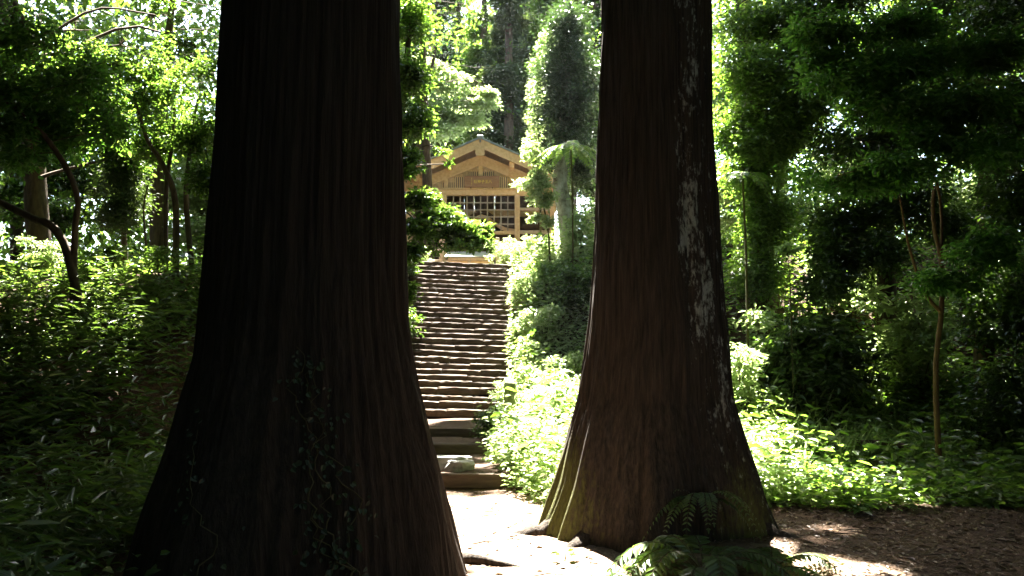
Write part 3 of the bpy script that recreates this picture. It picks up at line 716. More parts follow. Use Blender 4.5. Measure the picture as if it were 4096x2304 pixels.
# ------------------------------------------------------------------ far wood, and an unseen canopy shaped for the light
xs_box = (-78, 78, -72, 96)
def canopy():
    rng = np.random.default_rng(5)
    lv = Leaves()
    k = 8200
    c = np.stack([rng.uniform(-24, 26, k), rng.uniform(-18, 38, k), rng.uniform(5, 18, k)], 1)
    k2 = 5200                                                       # unseen leaf wall beside and behind the path, added to block sky light
    a = rng.uniform(0, 2 * math.pi, k2); r = rng.uniform(8, 17, k2)
    c2 = np.stack([r * np.sin(a) * 1.15, r * np.cos(a) + 3, rng.uniform(0, 10, k2)], 1)
    c = np.vstack([c, c2])
    az = np.degrees(np.arctan2(c[:, 0], c[:, 1]))
    c = c[~((az > 92) & (az < 150) & (rng.random(len(c)) < .72))]        # thinned behind right so sky light reaches the scene's front
    c = c[~((np.abs(c[:, 0] + 1.2) < 4.5) & (c[:, 1] > 13) & (c[:, 1] < 28) & (rng.random(len(c)) < .85))]   # thinned over the stairs to brighten the shrine front
    g1 = np.stack([rng.uniform(-10, -2.2, 1700), rng.uniform(2.5, 13.5, 1700)], 1)
    g3 = np.stack([rng.uniform(-2.8, -.4, 300), rng.uniform(10.2, 16.6, 300)], 1)
    g4 = np.stack([rng.uniform(-17, -3.4, 1700), rng.uniform(13, 30, 1700)], 1)
    g2 = np.stack([rng.uniform(2.6, 10, 1700), rng.uniform(9.5, 22, 1700)], 1)
    gg = np.vstack([g1, g2, g3, g4])  # extra clumps placed up the sun's rays to shade chosen ground
    gz = np.maximum(ter(gg[:, 0], gg[:, 1]), 0) + np.where((gg[:, 0] > 0) | (gg[:, 1] > 17), rng.uniform(0, 6, len(gg)), 0)
    c = np.vstack([c, np.column_stack([gg, gz]) + SUN * ((1.15 + .55 * gg[:, 1]) / .522 + 1 + rng.uniform(0, 7, len(gg)))[:, None]])
    n = 22
    off = rng.normal(size=(len(c), n, 3)) * np.array([.6, .6, .3])
    p = (c[:, None] + off).reshape(-1, 3)
    p[:, 2] = np.maximum(p[:, 2], ter(p[:, 0], p[:, 1]) + .1)
    px, py, dep = px_of(p)
    inside = (dep > .1) & (px > -260) & (px < 4360) & (py > -330)
    near = np.linalg.norm(p - np.array([0, 0, EYE]), axis=1) < 3.0
    p = p[~inside & ~near]
    p = p[~shades(p)]
    m = len(p)
    A = rng.normal(size=(m, 3)); N = nrm(np.array([0, 0, .6]) + rng.normal(size=(m, 3)) * .6)
    Ls = rng.uniform(.4, .75, m)
    lv.add(p, A, N, Ls, Ls * .5, rng.random(m))
    o = link('shading_canopy', lv.mesh('shading_canopy', M['leaf_ivy']))
    tag(o, 'unseen leafy canopy above and behind the path, shaped to block and admit light', 'canopy', kind='stuff')
def far_woods():
    rng = np.random.default_rng(6)
    lv = Leaves()
    k = 7000
    a = rng.uniform(-math.pi, math.pi, k)
    k1 = k // 2
    a[:k1] = rng.uniform(-.8, .8, k1)
    side = np.minimum(1, np.abs(a + .02) / .22)
    r = rng.uniform(36 - 11 * side, 60 - 14 * side, k)
    top = 19 + 3 * side + 4 * np.sin(a * 7 + 1) + 3 * np.sin(a * 17) - 3 * np.exp(-((a + .02) / .1) ** 2)
    c = np.stack([r * np.sin(a), r * np.cos(a), rng.random(k) * top * r / 45], 1)
    g = ter(c[:, 0], c[:, 1])
    c[:, 2] += np.maximum(g, 0)
    keep = ~((a > 1.7) & (a < 2.9) & (c[:, 2] > 5)) & ~((np.abs(c[:, 0] + 1) < 7) & (c[:, 1] < 40) & (c[:, 1] > 0))  # high leaves behind right left out to admit sky light
    c = c[keep]
    n = 32
    off = rng.normal(size=(len(c), n, 3)) * np.array([.8, .8, .4])
    p = (c[:, None] + off).reshape(-1, 3)
    m = len(p)
    A = rng.normal(size=(m, 3)); N = nrm(np.array([0, -.3, .6]) + rng.normal(size=(m, 3)) * .6)
    Ls = rng.uniform(.18, .42, m)
    lv.add(p, A, N, Ls, Ls * .5, np.clip(rng.normal(.5, .2, m), 0, 1))
    o = link('far_woods', lv.mesh('far_woods', M['leaf_camellia']))
    tag(o, 'far wood closing the view behind the shrine and the nearer trees', 'woods', kind='stuff')
far_woods()
canopy()

# ------------------------------------------------------------------ stone stairs
def stone_mesh(seed):
    rng = np.random.default_rng(seed)
    prof = [(0, -.05), (-.01, .5), (.0, .86), (.025, .95), (.08, 1.0), (.55, 1.06), (1.0, 1.12), (1.0, -.05)]
    nx_ = 6
    V = []
    for i in range(nx_):
        x = -.5 + i / (nx_ - 1)
        e = .035 if i in (0, nx_ - 1) else 0
        for k, (y, z) in enumerate(prof):
            jy = rng.normal() * .02 * (k < 6); jz = rng.normal() * .035 * (2 <= k < 6)
            V.append((x + rng.normal() * .008, y + jy + e * .6 * (k < 5), z + jz - e * (2 <= k < 6)))
    n = len(prof)
    F = []
    for i in range(nx_ - 1):
        for k in range(n):
            a, b = i * n + k, i * n + (k + 1) % n
            F.append((a, a + n, b + n, b))
    F.append(tuple(range(n)))
    F.append(tuple(range((nx_ - 1) * n + n - 1, (nx_ - 1) * n - 1, -1)))
    me = bpy.data.meshes.new('step_stone')
    me.from_pydata(V, [], F)
    me.materials.append(M['stone'])
    me.update()
    return me
stones = [stone_mesh(s) for s in range(9)]
st = empty('stone_stairs', ((STAIR_X0 + STAIR_X1) / 2, STAIR_Y, STAIR_Z), 'long flight of worn uneven stone steps climbing to the shrine', 'stairs')
rs = random.Random(4)
for i in range(NSTEP):
    x = STAIR_X0 - rs.uniform(0, .12)
    xe = STAIR_X1 + rs.uniform(-.05, .15)
    tilt = -.032 - .012 * i / NSTEP + rs.gauss(0, .006)
    y0 = STAIR_Y + TREAD * i + rs.gauss(0, .008); z0 = STAIR_Z + RISER * i + rs.gauss(0, .006) + .02
    while x < xe - .15:
        w = rs.uniform(.38, .95)
        if xe - x - w < .25: w = xe - x
        o = bpy.data.objects.new('step_stone', stones[rs.randrange(9)])
        COL.objects.link(o)
        o.parent = st
        xm = x + w / 2
        o.location = (xm - st.location.x, y0 + rs.gauss(0, .012) - st.location.y, z0 + tilt * (xm - STAIR_X0) + .06 + rs.gauss(0, .006) - st.location.z - .012)
        o.scale = (w - .006, .33, RISER * rs.uniform(.99, 1.06))
        o.rotation_euler = (rs.gauss(-.02, .02), -tilt * 1.0 + rs.gauss(0, .008), rs.gauss(0, .01))
        x += w

# squared logs that hold the earth steps below the stairs, and rocks beside them
def bev_box(name, sx, sy, sz, mat, bev=.012, jit=0.0, seed=0):
    bm = bmesh.new()
    bmesh.ops.create_cube(bm, size=1.0)
    for v in bm.verts:
        v.co.x *= sx; v.co.y *= sy; v.co.z *= sz
    if bev:
        bmesh.ops.bevel(bm, geom=list(bm.edges), offset=bev, segments=1, affect='EDGES')
    if jit:
        r = random.Random(seed)
        for v in bm.verts:
            v.co += Vector((r.gauss(0, jit), r.gauss(0, jit), r.gauss(0, jit)))
    me = bpy.data.meshes.new(name)
    bm.to_mesh(me); bm.free()
    if mat is not None: me.materials.append(mat)
    return me
for y, z, lab in [(10.66, .08, 'lowest squared log holding an earth step at the end of the path'), (12.96, .24, 'middle squared log holding an earth step below the stone stairs'), (14.18, .38, 'upper squared log just below the foot of the stone stairs')]:
    o = link('log_step', bev_box('log_step', 2.7, .15, .19, M['log'], .02, .006, int(y * 9)), None, None, (-1.25, y, z - .01))
    o.rotation_euler = (0, .008, .01)
    tag(o, lab, 'log step', 'squared logs edging the earth steps')

def rock_mesh(seed, sx, sy, sz):
    bm = bmesh.new()
    bmesh.ops.create_icosphere(bm, subdivisions=3, radius=1.0)
    for v in bm.verts:
        n = noise.noise(v.co * 1.3 + Vector((seed, 0, 0))) * .45 + noise.noise(v.co * 3 + Vector((seed, 5, 0))) * .14
        q = v.co * (1 + n)
        q.z = min(q.z, .62)
        v.co = Vector((q.x * sx, q.y * sy, q.z * sz))
    me = bpy.data.meshes.new('rock')
    bm.to_mesh(me); bm.free()
    me.materials.append(M['rock'])
    return me
for px, d, s, lab in [(1780, 11.3, (.34, .2, .20), 'broad flat grey rock on the lowest earth step, beside the left cedar'), (1842, 11.1, (.20, .15, .15), 'smaller pale rock on the lowest earth step, nearer the plants')]:
    p = P(px, 1700, d)
    o = link('rock', rock_mesh(px, *s), None, None, (p[0], d, float(ter(p[0], d)) + s[2] * .25))
    tag(o, lab, 'rock', 'rocks on the lowest earth step')

# carved stone post among the plants
pp = P(2040, 1600, 15.2)
pz = float(ter(pp[0], 15.2))
ph = P(2040, 1532, 15.2)[2] - pz
post = empty('stone_post', (pp[0], 15.2, pz), 'square pale stone marker post rising from the bright plants right of the steps', 'stone post')
link('shaft', bev_box('shaft', .205, .2, ph + .3, M['mossy_stone'], .01, .003, 2), None, post, (0, 0, ph / 2 - .15))
bm = bmesh.new()
for dx, dy in ((-1, -1), (1, -1), (1, 1), (-1, 1)):
    bm.verts.new((dx * .104, dy * .101, 0))
bm.verts.new((0, 0, .055)); bm.verts.ensure_lookup_table()
for k in range(4): bm.faces.new((bm.verts[k], bm.verts[(k + 1) % 4], bm.verts[4]))
bm.faces.new([bm.verts[k] for k in (3, 2, 1, 0)])
me = bpy.data.meshes.new('cap'); bm.to_mesh(me); bm.free(); me.materials.append(M['mossy_stone'])
link('cap', me, None, post, (0, 0, ph + .001))
for x, z, w, h in [(.035, -.09, .012, .06), (.045, -.085, .03, .008), (-.012, -.155, .012, .075), (-.02, -.135, .03, .008), (-.02, -.26, .07, .007), (-.02, -.30, .008, .06)]:
    link('carved_mark', bev_box('carved_mark', w, .006, h, M['carve'], 0), None, post, (x, -.1005, ph + z))

# ------------------------------------------------------------------ shrine
SD = 26.0
sc0 = P(1922, 900, SD)
SXC = sc0[0]
def Z(py): return float(P(1922, py, SD)[2])
def X(px): return float(P(px, 900, SD)[0]) - SXC
FLZ = float(ter(SXC, 25.0))
shrine = empty('shrine_hall', (SXC, SD, FLZ), 'open new-wood shrine hall with latticed gable above the stone steps', 'shrine')
def bx(name, x0, x1, y0, y1, z0, z1, mat='wood', parent=None, bev=.008):
    """box in shrine coordinates (x from its axis, y world, z world)"""
    me = bev_box(name, x1 - x0, y1 - y0, z1 - z0, M[mat], bev)
    pr = parent or shrine
    o = link(name, me, None, pr, ((x0 + x1) / 2, (y0 + y1) / 2 - SD, (z0 + z1) / 2 - FLZ))
    return o
def prism(name, poly, y0, y1, mat='wood', parent=None):
    """polygon in (x, z) extruded from y0 to y1"""
    n = len(poly)
    V = [(x, y0 - SD, z - FLZ) for x, z in poly] + [(x, y1 - SD, z - FLZ) for x, z in poly]
    F = [tuple(range(n)), tuple(range(2 * n - 1, n - 1, -1))] + [(k, k + n, (k + 1) % n + n, (k + 1) % n) for k in range(n)]
    me = bpy.data.meshes.new(name)
    me.from_pydata(V, [], F); me.update()
    bm = bmesh.new(); bm.from_mesh(me); bmesh.ops.recalc_face_normals(bm, faces=bm.faces); bm.to_mesh(me); bm.free()
    me.materials.append(M[mat])
    return link(name, me, None, parent or shrine)
zr = Z(566)                          # ridge
SL = .455                             # roof slope
HW = 2.78                            # half width of the roof
def roofz(x): return zr - SL * abs(x) + .045 * (abs(x) / HW) ** 2 * HW * .6
YF, YB = 25.5, 30.4
# roof skin: two curved panels with thickness
for s in (-1, 1):
    up = [(s * x, roofz(x)) for x in np.linspace(0, HW, 9)]
    lo = [(x, z - .055) for x, z in up[::-1]]
    prism('roof', up + lo, YF - .12, YB, 'copper')
    # thick barge board just below the roof skin, front and back, and the rafter boards behind it
    up2 = [(s * x, roofz(x) - .06) for x in np.linspace(0.03, HW - .06, 9)]
    lo2 = [(x, z - .29 - .04 * abs(x) / HW) for x, z in up2[::-1]]
    prism('barge_board', up2 + lo2, YF - .06, YF + .02)
    prism('barge_board', up2 + lo2, YB - .1, YB - .02)
    up3 = [(s * x, roofz(x) - .06) for x in np.linspace(0.03, HW - .08, 9)]
    lo3 = [(x, z - .10) for x, z in up3[::-1]]
    prism('eave_board', up3 + lo3, YF + .05, YB - .15)
    # chevron beam of the gable wall
    zc = Z(640)
    up4 = [(s * x, zc + .17 - .42 * x) for x in (.0, 1.2, 2.45)]
    lo4 = [(x, z - .36) for x, z in up4[::-1]]
    prism('gable_rafter', up4 + lo4, SD - .08, SD + .10)
    for xp in (1.02, 2.05):
        zz = roofz(xp) - .33
        bx('purlin', s * xp - .085, s * xp + .085, YF + .03, YB - .2, zz - .2, zz - .02)
bx('ridge_cap', -.10, .10, YF - .14, YB + .03, zr - .03, zr + .035, 'copper')
bx('ridge_beam', -.12, .12, YF - .02, YB - .15, zr - .50, zr - .17)
prism('gable_pendant', [(-.15, zr - .30), (-.15, zr - .60), (-.10, zr - .63), (.10, zr - .63), (.15, zr - .60), (.15, zr - .30)], YF - .10, YF - .065)
# gable lattice: king post, sill beam and vertical slats
zb0, zb1 = Z(782), Z(757)
bx('king_post', -.08, .08, SD - .07, SD + .06, zb1, zc - .2)
bx('tie_beam', -2.42, 2.42, SD - .11, SD + .09, zb0, zb1)
bx('tie_beam', -2.42, 2.42, SD - .16, SD - .113, zb1 - .035, zb1 + .02)
slat_me = bev_box('slat', 1, 1, 1, M['wood'], 0)
pitch = .0625
for k in range(1, 36):
    for s in (-1, 1):
        x = s * (.08 + pitch * k - .01)
        top = zc - .42 * abs(x) - .20
        if top < zb1 + .06: continue
        o = link('slat', slat_me, None, shrine, (x, -.01, (zb1 + top) / 2 - FLZ))
        o.scale = (.034, .04, top - zb1)
for s in (-1, 1):
    bx('slat_stop', s * 1.13 - .07, s * 1.13 + .07, SD - .06, SD + .05, zb1, zc - .42 * 1.13 - .1)
for k in range(10):  # dark boards added behind the slats so the gaps look shaded
    xa, xb = -2.2 + k * .44, -2.2 + (k + 1) * .44
    top = zc - .42 * max(abs(xa), abs(xb)) - .12
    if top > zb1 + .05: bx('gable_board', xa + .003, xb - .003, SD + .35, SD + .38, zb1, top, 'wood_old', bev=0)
# posts, rails and lattice screen
zfl = FLZ + .32
PXI, PXO = X(2069), X(2209)
for s in (-1, 1):
    for yy in (SD, YB - .6):
        bx('post', s * PXI - .085, s * PXI + .085, yy - .085, yy + .085, FLZ - .1, zb0)
        bx('post', s * PXO - .08, s * PXO + .08, yy - .08, yy + .08, FLZ - .1, zb0 if yy > SD else zb0)
    bx('rail', *sorted((s * (PXI + .087), s * (PXO - .082))), SD - .05, SD + .05, Z(842), Z(831), 'wood_grey')
    bx('rail', *sorted((s * (PXI + .087), s * (PXO - .082))), SD - .06, SD + .06, Z(936), Z(922), 'wood_grey')
    bx('rail', s * PXO - .05, s * PXO + .05, SD + .09, YB - .7, Z(936), Z(922), 'wood_grey')
    bx('rail', s * PXO - .05, s * PXO + .05, SD + .09, YB - .7, Z(842), Z(831), 'wood_grey')
    bx('floor_rail', *sorted((s * (PXI + .087), s * (PXO - .082))), SD - .05, SD + .05, zfl - .1, zfl + .04, 'wood_grey')
zl0 = Z(925)
bx('rail', -(PXI - .087), PXI - .087, SD - .055, SD + .055, zl0 - .1, zl0)
bar = bev_box('lattice_bar', 1, 1, 1, M['wood_grey'], 0)
nb = 10
for k in range(1, nb):
    x = -(PXI - .085) + 2 * (PXI - .085) * k / nb
    o = link('lattice_bar', bar, None, shrine, (x, -.006, (zl0 + zb0) / 2 - FLZ)); o.scale = (.036, .035, zb0 - zl0)
for k in range(1, 5):
    z = zb0 - (zb0 - zl0) * k / 5
    o = link('lattice_bar', bar, None, shrine, (0, .012, z - FLZ)); o.scale = (2 * (PXI - .086), .03, .036)
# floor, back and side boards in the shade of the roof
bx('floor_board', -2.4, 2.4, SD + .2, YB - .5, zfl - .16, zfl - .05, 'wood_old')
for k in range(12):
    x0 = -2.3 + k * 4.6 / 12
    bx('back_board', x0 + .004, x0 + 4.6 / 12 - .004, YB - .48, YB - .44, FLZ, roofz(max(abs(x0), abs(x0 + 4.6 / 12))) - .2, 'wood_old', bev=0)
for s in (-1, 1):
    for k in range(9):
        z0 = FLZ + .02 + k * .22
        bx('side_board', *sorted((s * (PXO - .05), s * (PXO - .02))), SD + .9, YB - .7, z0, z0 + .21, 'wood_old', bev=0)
bx('tie_beam', -2.42, 2.42, YB - .7, YB - .5, zb0, zb1)
# name plaque hung on the tie beam, gold characters
plq = empty('name_plaque', (SXC, SD - .17, Z(732)), 'brown wooden name plaque with gold characters under the shrine gable', 'sign')
pw, phh = (X(1997) - X(1857)), Z(709) - Z(755)
o = link('board', bev_box('board', pw, .045, phh, M['plaque'], .012), None, plq, (X(1927), -.02, 0))
def text_mesh(name, s, size, loc, mat, parent):
    cu = bpy.data.curves.new(name, 'FONT')
    cu.body = s; cu.size = size; cu.align_x = 'CENTER'; cu.align_y = 'CENTER'; cu.extrude = .004; cu.offset = .0015
    ob = bpy.data.objects.new(name, cu)
    COL.objects.link(ob)
    dg = bpy.context.evaluated_depsgraph_get()
    me = bpy.data.meshes.new_from_object(ob.evaluated_get(dg))
    bpy.data.objects.remove(ob); 
    me.materials.clear(); me.materials.append(mat)
    o = link(name, me, None, parent, loc)
    o.rotation_euler = (math.pi / 2, 0, 0)
    return o
k_ = 26.0 / FPX
for ch, px in zip('社神子王八', (1902, 1917, 1932, 1947, 1961)):
    text_mesh('character', ch, 14.5 * k_, (X(px), -.0465, Z(732) - Z(731)), M['gold'], plq)
for k, w in enumerate((.030, .014, .02, .012, .02, .014)):
    link('small_character', bev_box('small_character', w, .005, .018, M['gold'], 0), None, plq, (X(1887), -.044, .11 - k * .044))
for px in (1884, 1970):
    link('bracket', bev_box('bracket', .03, .05, .03, M['iron'], .004), None, plq, (X(px), -.02, -phh / 2 - .015))
# old small shrine inside the hall: curved dark gable and boards
old = empty('inner_shrine', (SXC, SD + 2.2, zfl - .05), 'old dark wooden shrine with a curved gable inside the open hall', 'shrine')
def oprism(name, poly, y0, y1, mat='wood_old'):
    n = len(poly)
    V = [(x, y0, z) for x, z in poly] + [(x, y1, z) for x, z in poly]
    F = [tuple(range(n)), tuple(range(2 * n - 1, n - 1, -1))] + [(k, k + n, (k + 1) % n + n, (k + 1) % n) for k in range(n)]
    me = bpy.data.meshes.new(name); me.from_pydata(V, [], F); me.update(); me.materials.append(M[mat])
    return link(name, me, None, old)
kx = np.linspace(-1.9, 1.9, 25)
def kz(x, h): return h + .42 * math.exp(-(x / .55) ** 2) - .13 * abs(x) + .04 * x * x
oprism('roof', [(x, kz(x, 1.62)) for x in kx] + [(x, kz(x, 1.48)) for x in kx[::-1]], -1.15, 1.0)
oprism('gable_board', [(x, kz(x, 1.46)) for x in kx[4:-4]] + [(x, kz(x, 1.32)) for x in kx[4:-4][::-1]], -1.05, -1.0, 'wood')
for x in (-1.0, -.36, .36, 1.0):
    oprism('pillar', [(x - .06, 0), (x + .06, 0), (x + .06, 1.36), (x - .06, 1.36)], -.9, -.78)
for k in range(14):
    x = -1.0 + k * 2 / 14
    oprism('wall_board', [(x + .004, .05), (x + 2 / 14 - .004, .05), (x + 2 / 14 - .004, 1.4), (x + .004, 1.4)], -.6, -.56)
oprism('beam', [(-1.2, 1.12), (1.2, 1.12), (1.2, 1.24), (-1.2, 1.24)], -.96, -.905)

# the hall stands a little farther back than it was measured
for o in (shrine, plq, old):
    f = 28.3 / SD
    o.location = (o.location.x * f, o.location.y * f, EYE + (o.location.z - EYE) * f)
    o.scale = (f, f, f)
# offering box with a slatted sloping lid in front of the hall
ob_x0, ob_x1 = X(1787), X(1982)
oby = 24.6
zt_, zm_ = float(P(1900, 998, oby)[2]), float(P(1900, 1030, oby)[2])
box = empty('offering_box', (SXC, oby, FLZ), 'wooden offering box with grey-green slatted sloping lid before the shrine', 'offering box')
ow = (ob_x1 - ob_x0) * oby / SD
oc = (ob_x0 + ob_x1) / 2 * oby / SD
for k in range(7):
    f = k / 7
    me = bev_box('lid_slat', ow * (1 - .07 * f), .115, .03, M['slat_green'], .004)
    o = link('lid_slat', me, None, box, (oc, .0 + f * .72, zm_ - FLZ + .03 + f * (zt_ - zm_)))
    o.rotation_euler = (math.atan2(zt_ - zm_, .72), 0, 0)
link('front_rail', bev_box('front_rail', ow * .97, .06, .09, M['wood_grey'], .006), None, box, (oc, .03, zm_ - FLZ - .05))
link('front_panel', bev_box('front_panel', ow * .88, .04, .15, M['wood'], .006), None, box, (oc, .09, zm_ - FLZ - .175))
link('box_body', bev_box('box_body', ow * .9, .55, max(.2, zm_ - FLZ - .1), M['wood_old'], .006), None, box, (oc, .40, (zm_ - FLZ - .1) / 2))
for s in (-1, 1):
    link('leg', bev_box('leg', .1, .1, zm_ - FLZ, M['wood_grey'], .006), None, box, (oc + s * ow * .46, .05, (zm_ - FLZ) / 2 - .01))
link('leg', bev_box('leg', .1, .07, zm_ - FLZ - .1, M['wood_grey'], .006), None, box, (oc, .03, (zm_ - FLZ) / 2 - .06))
# low fence rails either side of the offering box
for s, lab in ((-1, 'low pale wooden rail fence left of the offering box'), (1, 'low pale wooden rail fence right of the offering box, behind the bright plants')):
    fr = empty('rail_fence', (SXC + oc, 24.7, FLZ), lab, 'fence', 'rail fences beside the offering box')
    xa = s * (ow / 2 + .12)
    for q in range(3):
        hgt = (.98 if q == 0 else .62)
        link('post', bev_box('post', .12, .12, hgt, M['wood_grey'], .008), None, fr, (xa + s * q * .62, 0, hgt / 2 - .03))
    for z in (.55, .22):
        link('rail', bev_box('rail', 1.24, .06, .09, M['wood_grey'], .006), None, fr, (xa + s * .62, .0, z))

# ------------------------------------------------------------------ undergrowth: bright bank, ground plants
def scatter(rng, x0, x1, y0, y1, n, ok):
    x = rng.uniform(x0, x1, n); y = rng.uniform(y0, y1, n)
    k = ok(x, y)
    return x[k], y[k]
def path_right(y):
    """right edge of the trodden path"""
    return np.interp(y, [5, 6.5, 8, 9.3, 10.5, 12, 14, 17, 23], [3.2, 2.6, 1.0, .35, -.05, -.3, -.35, -.02, .05])
def in_bank(x, y):
    k = (x > path_right(y)) & (x < 9)
    k &= ~((y < 8.9 + .25 * np.sin(x * 3)) & (x > 1.2))
    k &= (np.hypot(x - rbx, y - rd) > 1.0)
    k &= ~((y > 22.6) & (np.abs(x + 1.03) < 3.0))
    k &= ~((np.abs(x + .04 * y / 15) < .22) & (y > 12.6) & (y < 15.4))
    return k
def ground_plants(name, label, ok, area, n, L, leaf, seed, h=(.05, .4), stems=True, per=9, aspect=.55):
    rng = np.random.default_rng(seed)
    lv = Leaves(); tb = Tubes()
    x, y = scatter(rng, *area, n, ok)
    z = ter(x, y)
    hh = rng.uniform(*h, len(x)) * (.7 + .6 * (np.sin(x * 2.3 + 1) * np.sin(y * 1.9) * .5 + .5))
    for k in range(per):
        f = (k + 1) / per
        a = rng.uniform(0, 2 * math.pi, len(x))
        lean = rng.normal(size=(len(x), 2)) * .05
        p = np.stack([x + lean[:, 0] + np.cos(a) * .05, y + lean[:, 1] + np.sin(a) * .05, z + hh * f], 1)
        A = np.stack([np.cos(a), np.sin(a), rng.uniform(-.35, .45, len(x))], 1)
        N = nrm(np.array([0, 0, 1.0]) + rng.normal(size=(len(x), 3)) * .45)
        Ls = L * rng.uniform(.6, 1.35, len(x))
        lv.add(p, A, N, Ls, Ls * aspect, np.clip(rng.normal(.5, .25, len(x)), 0, 1))
    o = link(name, lv.mesh(name, M[leaf], (0, 0, 0), True))
    tag(o, label, 'ground cover', kind='stuff')
    return o
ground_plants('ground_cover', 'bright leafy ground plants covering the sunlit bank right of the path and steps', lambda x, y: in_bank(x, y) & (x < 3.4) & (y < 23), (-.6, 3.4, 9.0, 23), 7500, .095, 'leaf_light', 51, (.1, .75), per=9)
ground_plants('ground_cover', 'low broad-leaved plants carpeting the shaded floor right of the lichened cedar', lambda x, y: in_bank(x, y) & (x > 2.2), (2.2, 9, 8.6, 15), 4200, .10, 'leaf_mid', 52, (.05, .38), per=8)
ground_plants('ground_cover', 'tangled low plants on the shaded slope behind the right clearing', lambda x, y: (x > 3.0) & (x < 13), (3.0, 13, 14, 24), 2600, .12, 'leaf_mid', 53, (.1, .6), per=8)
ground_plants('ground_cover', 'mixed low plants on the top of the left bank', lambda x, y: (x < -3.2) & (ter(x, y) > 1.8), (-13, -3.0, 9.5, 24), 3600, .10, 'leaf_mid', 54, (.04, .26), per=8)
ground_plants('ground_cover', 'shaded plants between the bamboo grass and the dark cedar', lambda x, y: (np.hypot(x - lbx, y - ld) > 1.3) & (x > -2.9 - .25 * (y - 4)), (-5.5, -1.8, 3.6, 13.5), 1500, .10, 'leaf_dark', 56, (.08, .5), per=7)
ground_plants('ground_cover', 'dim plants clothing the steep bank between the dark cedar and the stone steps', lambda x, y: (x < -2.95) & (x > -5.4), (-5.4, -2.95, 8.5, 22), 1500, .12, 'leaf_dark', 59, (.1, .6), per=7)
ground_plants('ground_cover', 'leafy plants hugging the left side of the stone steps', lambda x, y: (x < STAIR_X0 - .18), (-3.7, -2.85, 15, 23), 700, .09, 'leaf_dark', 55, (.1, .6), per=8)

ground_plants('ground_cover', 'taller broad-leaved weeds mixed into the bright bank right of the steps', lambda x, y: in_bank(x, y) & (x < 3.6) & (y < 22.5), (-.4, 3.6, 9.6, 22.5), 420, .17, 'leaf_mid', 57, (.3, 1.0), per=7, aspect=.5)
ground_plants('ground_cover', 'larger drooping leaves rising from the shaded plants of the right clearing', lambda x, y: in_bank(x, y) & (x > 2.4), (2.4, 9, 9.0, 16), 420, .18, 'leaf_mid', 58, (.3, .8), per=6, aspect=.42)
# tufts of grass blades standing in the lit patch
def blades(name, label, ok, area, n, L, Wd, leaf, seed, lean=.5, rise=1.0, zoff=(0, .1), kind='stuff'):
    rng = np.random.default_rng(seed)
    x, y = scatter(rng, *area, n, ok)
    m = len(x)
    a = rng.uniform(0, 2 * math.pi, m)
    z = ter(x, y) + rng.uniform(*zoff, m)
    Ls = L * rng.uniform(.5, 1.3, m)
    A0 = np.stack([np.cos(a) * lean, np.sin(a) * lean, rise * rng.uniform(.3, 1.1, m)], 1)
    N0 = np.stack([-np.cos(a) * rise, -np.sin(a) * rise, np.full(m, lean)], 1) + rng.normal(size=(m, 3)) * .3
    lv = Leaves(); p = np.stack([x, y, z], 1)
    lv.add(p, A0, N0, Ls, Wd * rng.uniform(.7, 1.3, m), np.clip(rng.normal(.5, .25, m), 0, 1))
    o = link(name, lv.mesh(name, M[leaf], (0, 0, 0), True, .1))
    return tag(o, label, 'grass', kind=kind)
blades('grass', 'tall lit grass blades at the foot of the dark mound on the right', lambda x, y: in_bank(x, y), (2.6, 6.5, 11.5, 14.5), 900, .45, .03, 'leaf_light', 61, .45)
# bamboo grass on the left slope
def sasa():
    rng = np.random.default_rng(62)
    lv = Leaves(); tb = Tubes()
    def ok(x, y):
        return (x < -1.2 - .24 * y) & (ter(x, y) < 3.6) & (np.hypot(x - lbx, y - ld) > 1.55) & (x > -2.2 - .75 * y)
    x, y = scatter(rng, -11, -1.8, 2.2, 12.5, 6600, ok)
    z = ter(x, y)
    hh = rng.uniform(.25, .95, len(x))
    for i in range(0, len(x), 3):
        tb.add([(x[i], y[i], z[i]), (x[i] + rng.normal() * .05, y[i] + rng.normal() * .05, z[i] + hh[i])], [.004, .002], 3)
    for k in range(6):
        a = rng.uniform(0, 2 * math.pi, len(x)); f = rng.uniform(.35, 1.0, len(x))
        p = np.stack([x + rng.normal(size=len(x)) * .05, y + rng.normal(size=len(x)) * .05, z + hh * f], 1)
        A = np.stack([np.cos(a), np.sin(a), rng.uniform(-.5, .45, len(x))], 1)
        N = nrm(np.array([0, 0, 1.0]) + rng.normal(size=(len(x), 3)) * .4)
        Ls = rng.uniform(.12, .28, len(x))
        lv.add(p, A, N, Ls, Ls * .16, np.clip(rng.normal(.45, .25, len(x)), 0, 1))
    o = link('bamboo_grass', lv.mesh('bamboo_grass', M['leaf_bamboo'], (0, 0, 0), True, .08))
    tag(o, 'dark thicket of bamboo grass on the slope left of the dark cedar', 'bamboo grass', kind='stuff')
sasa()
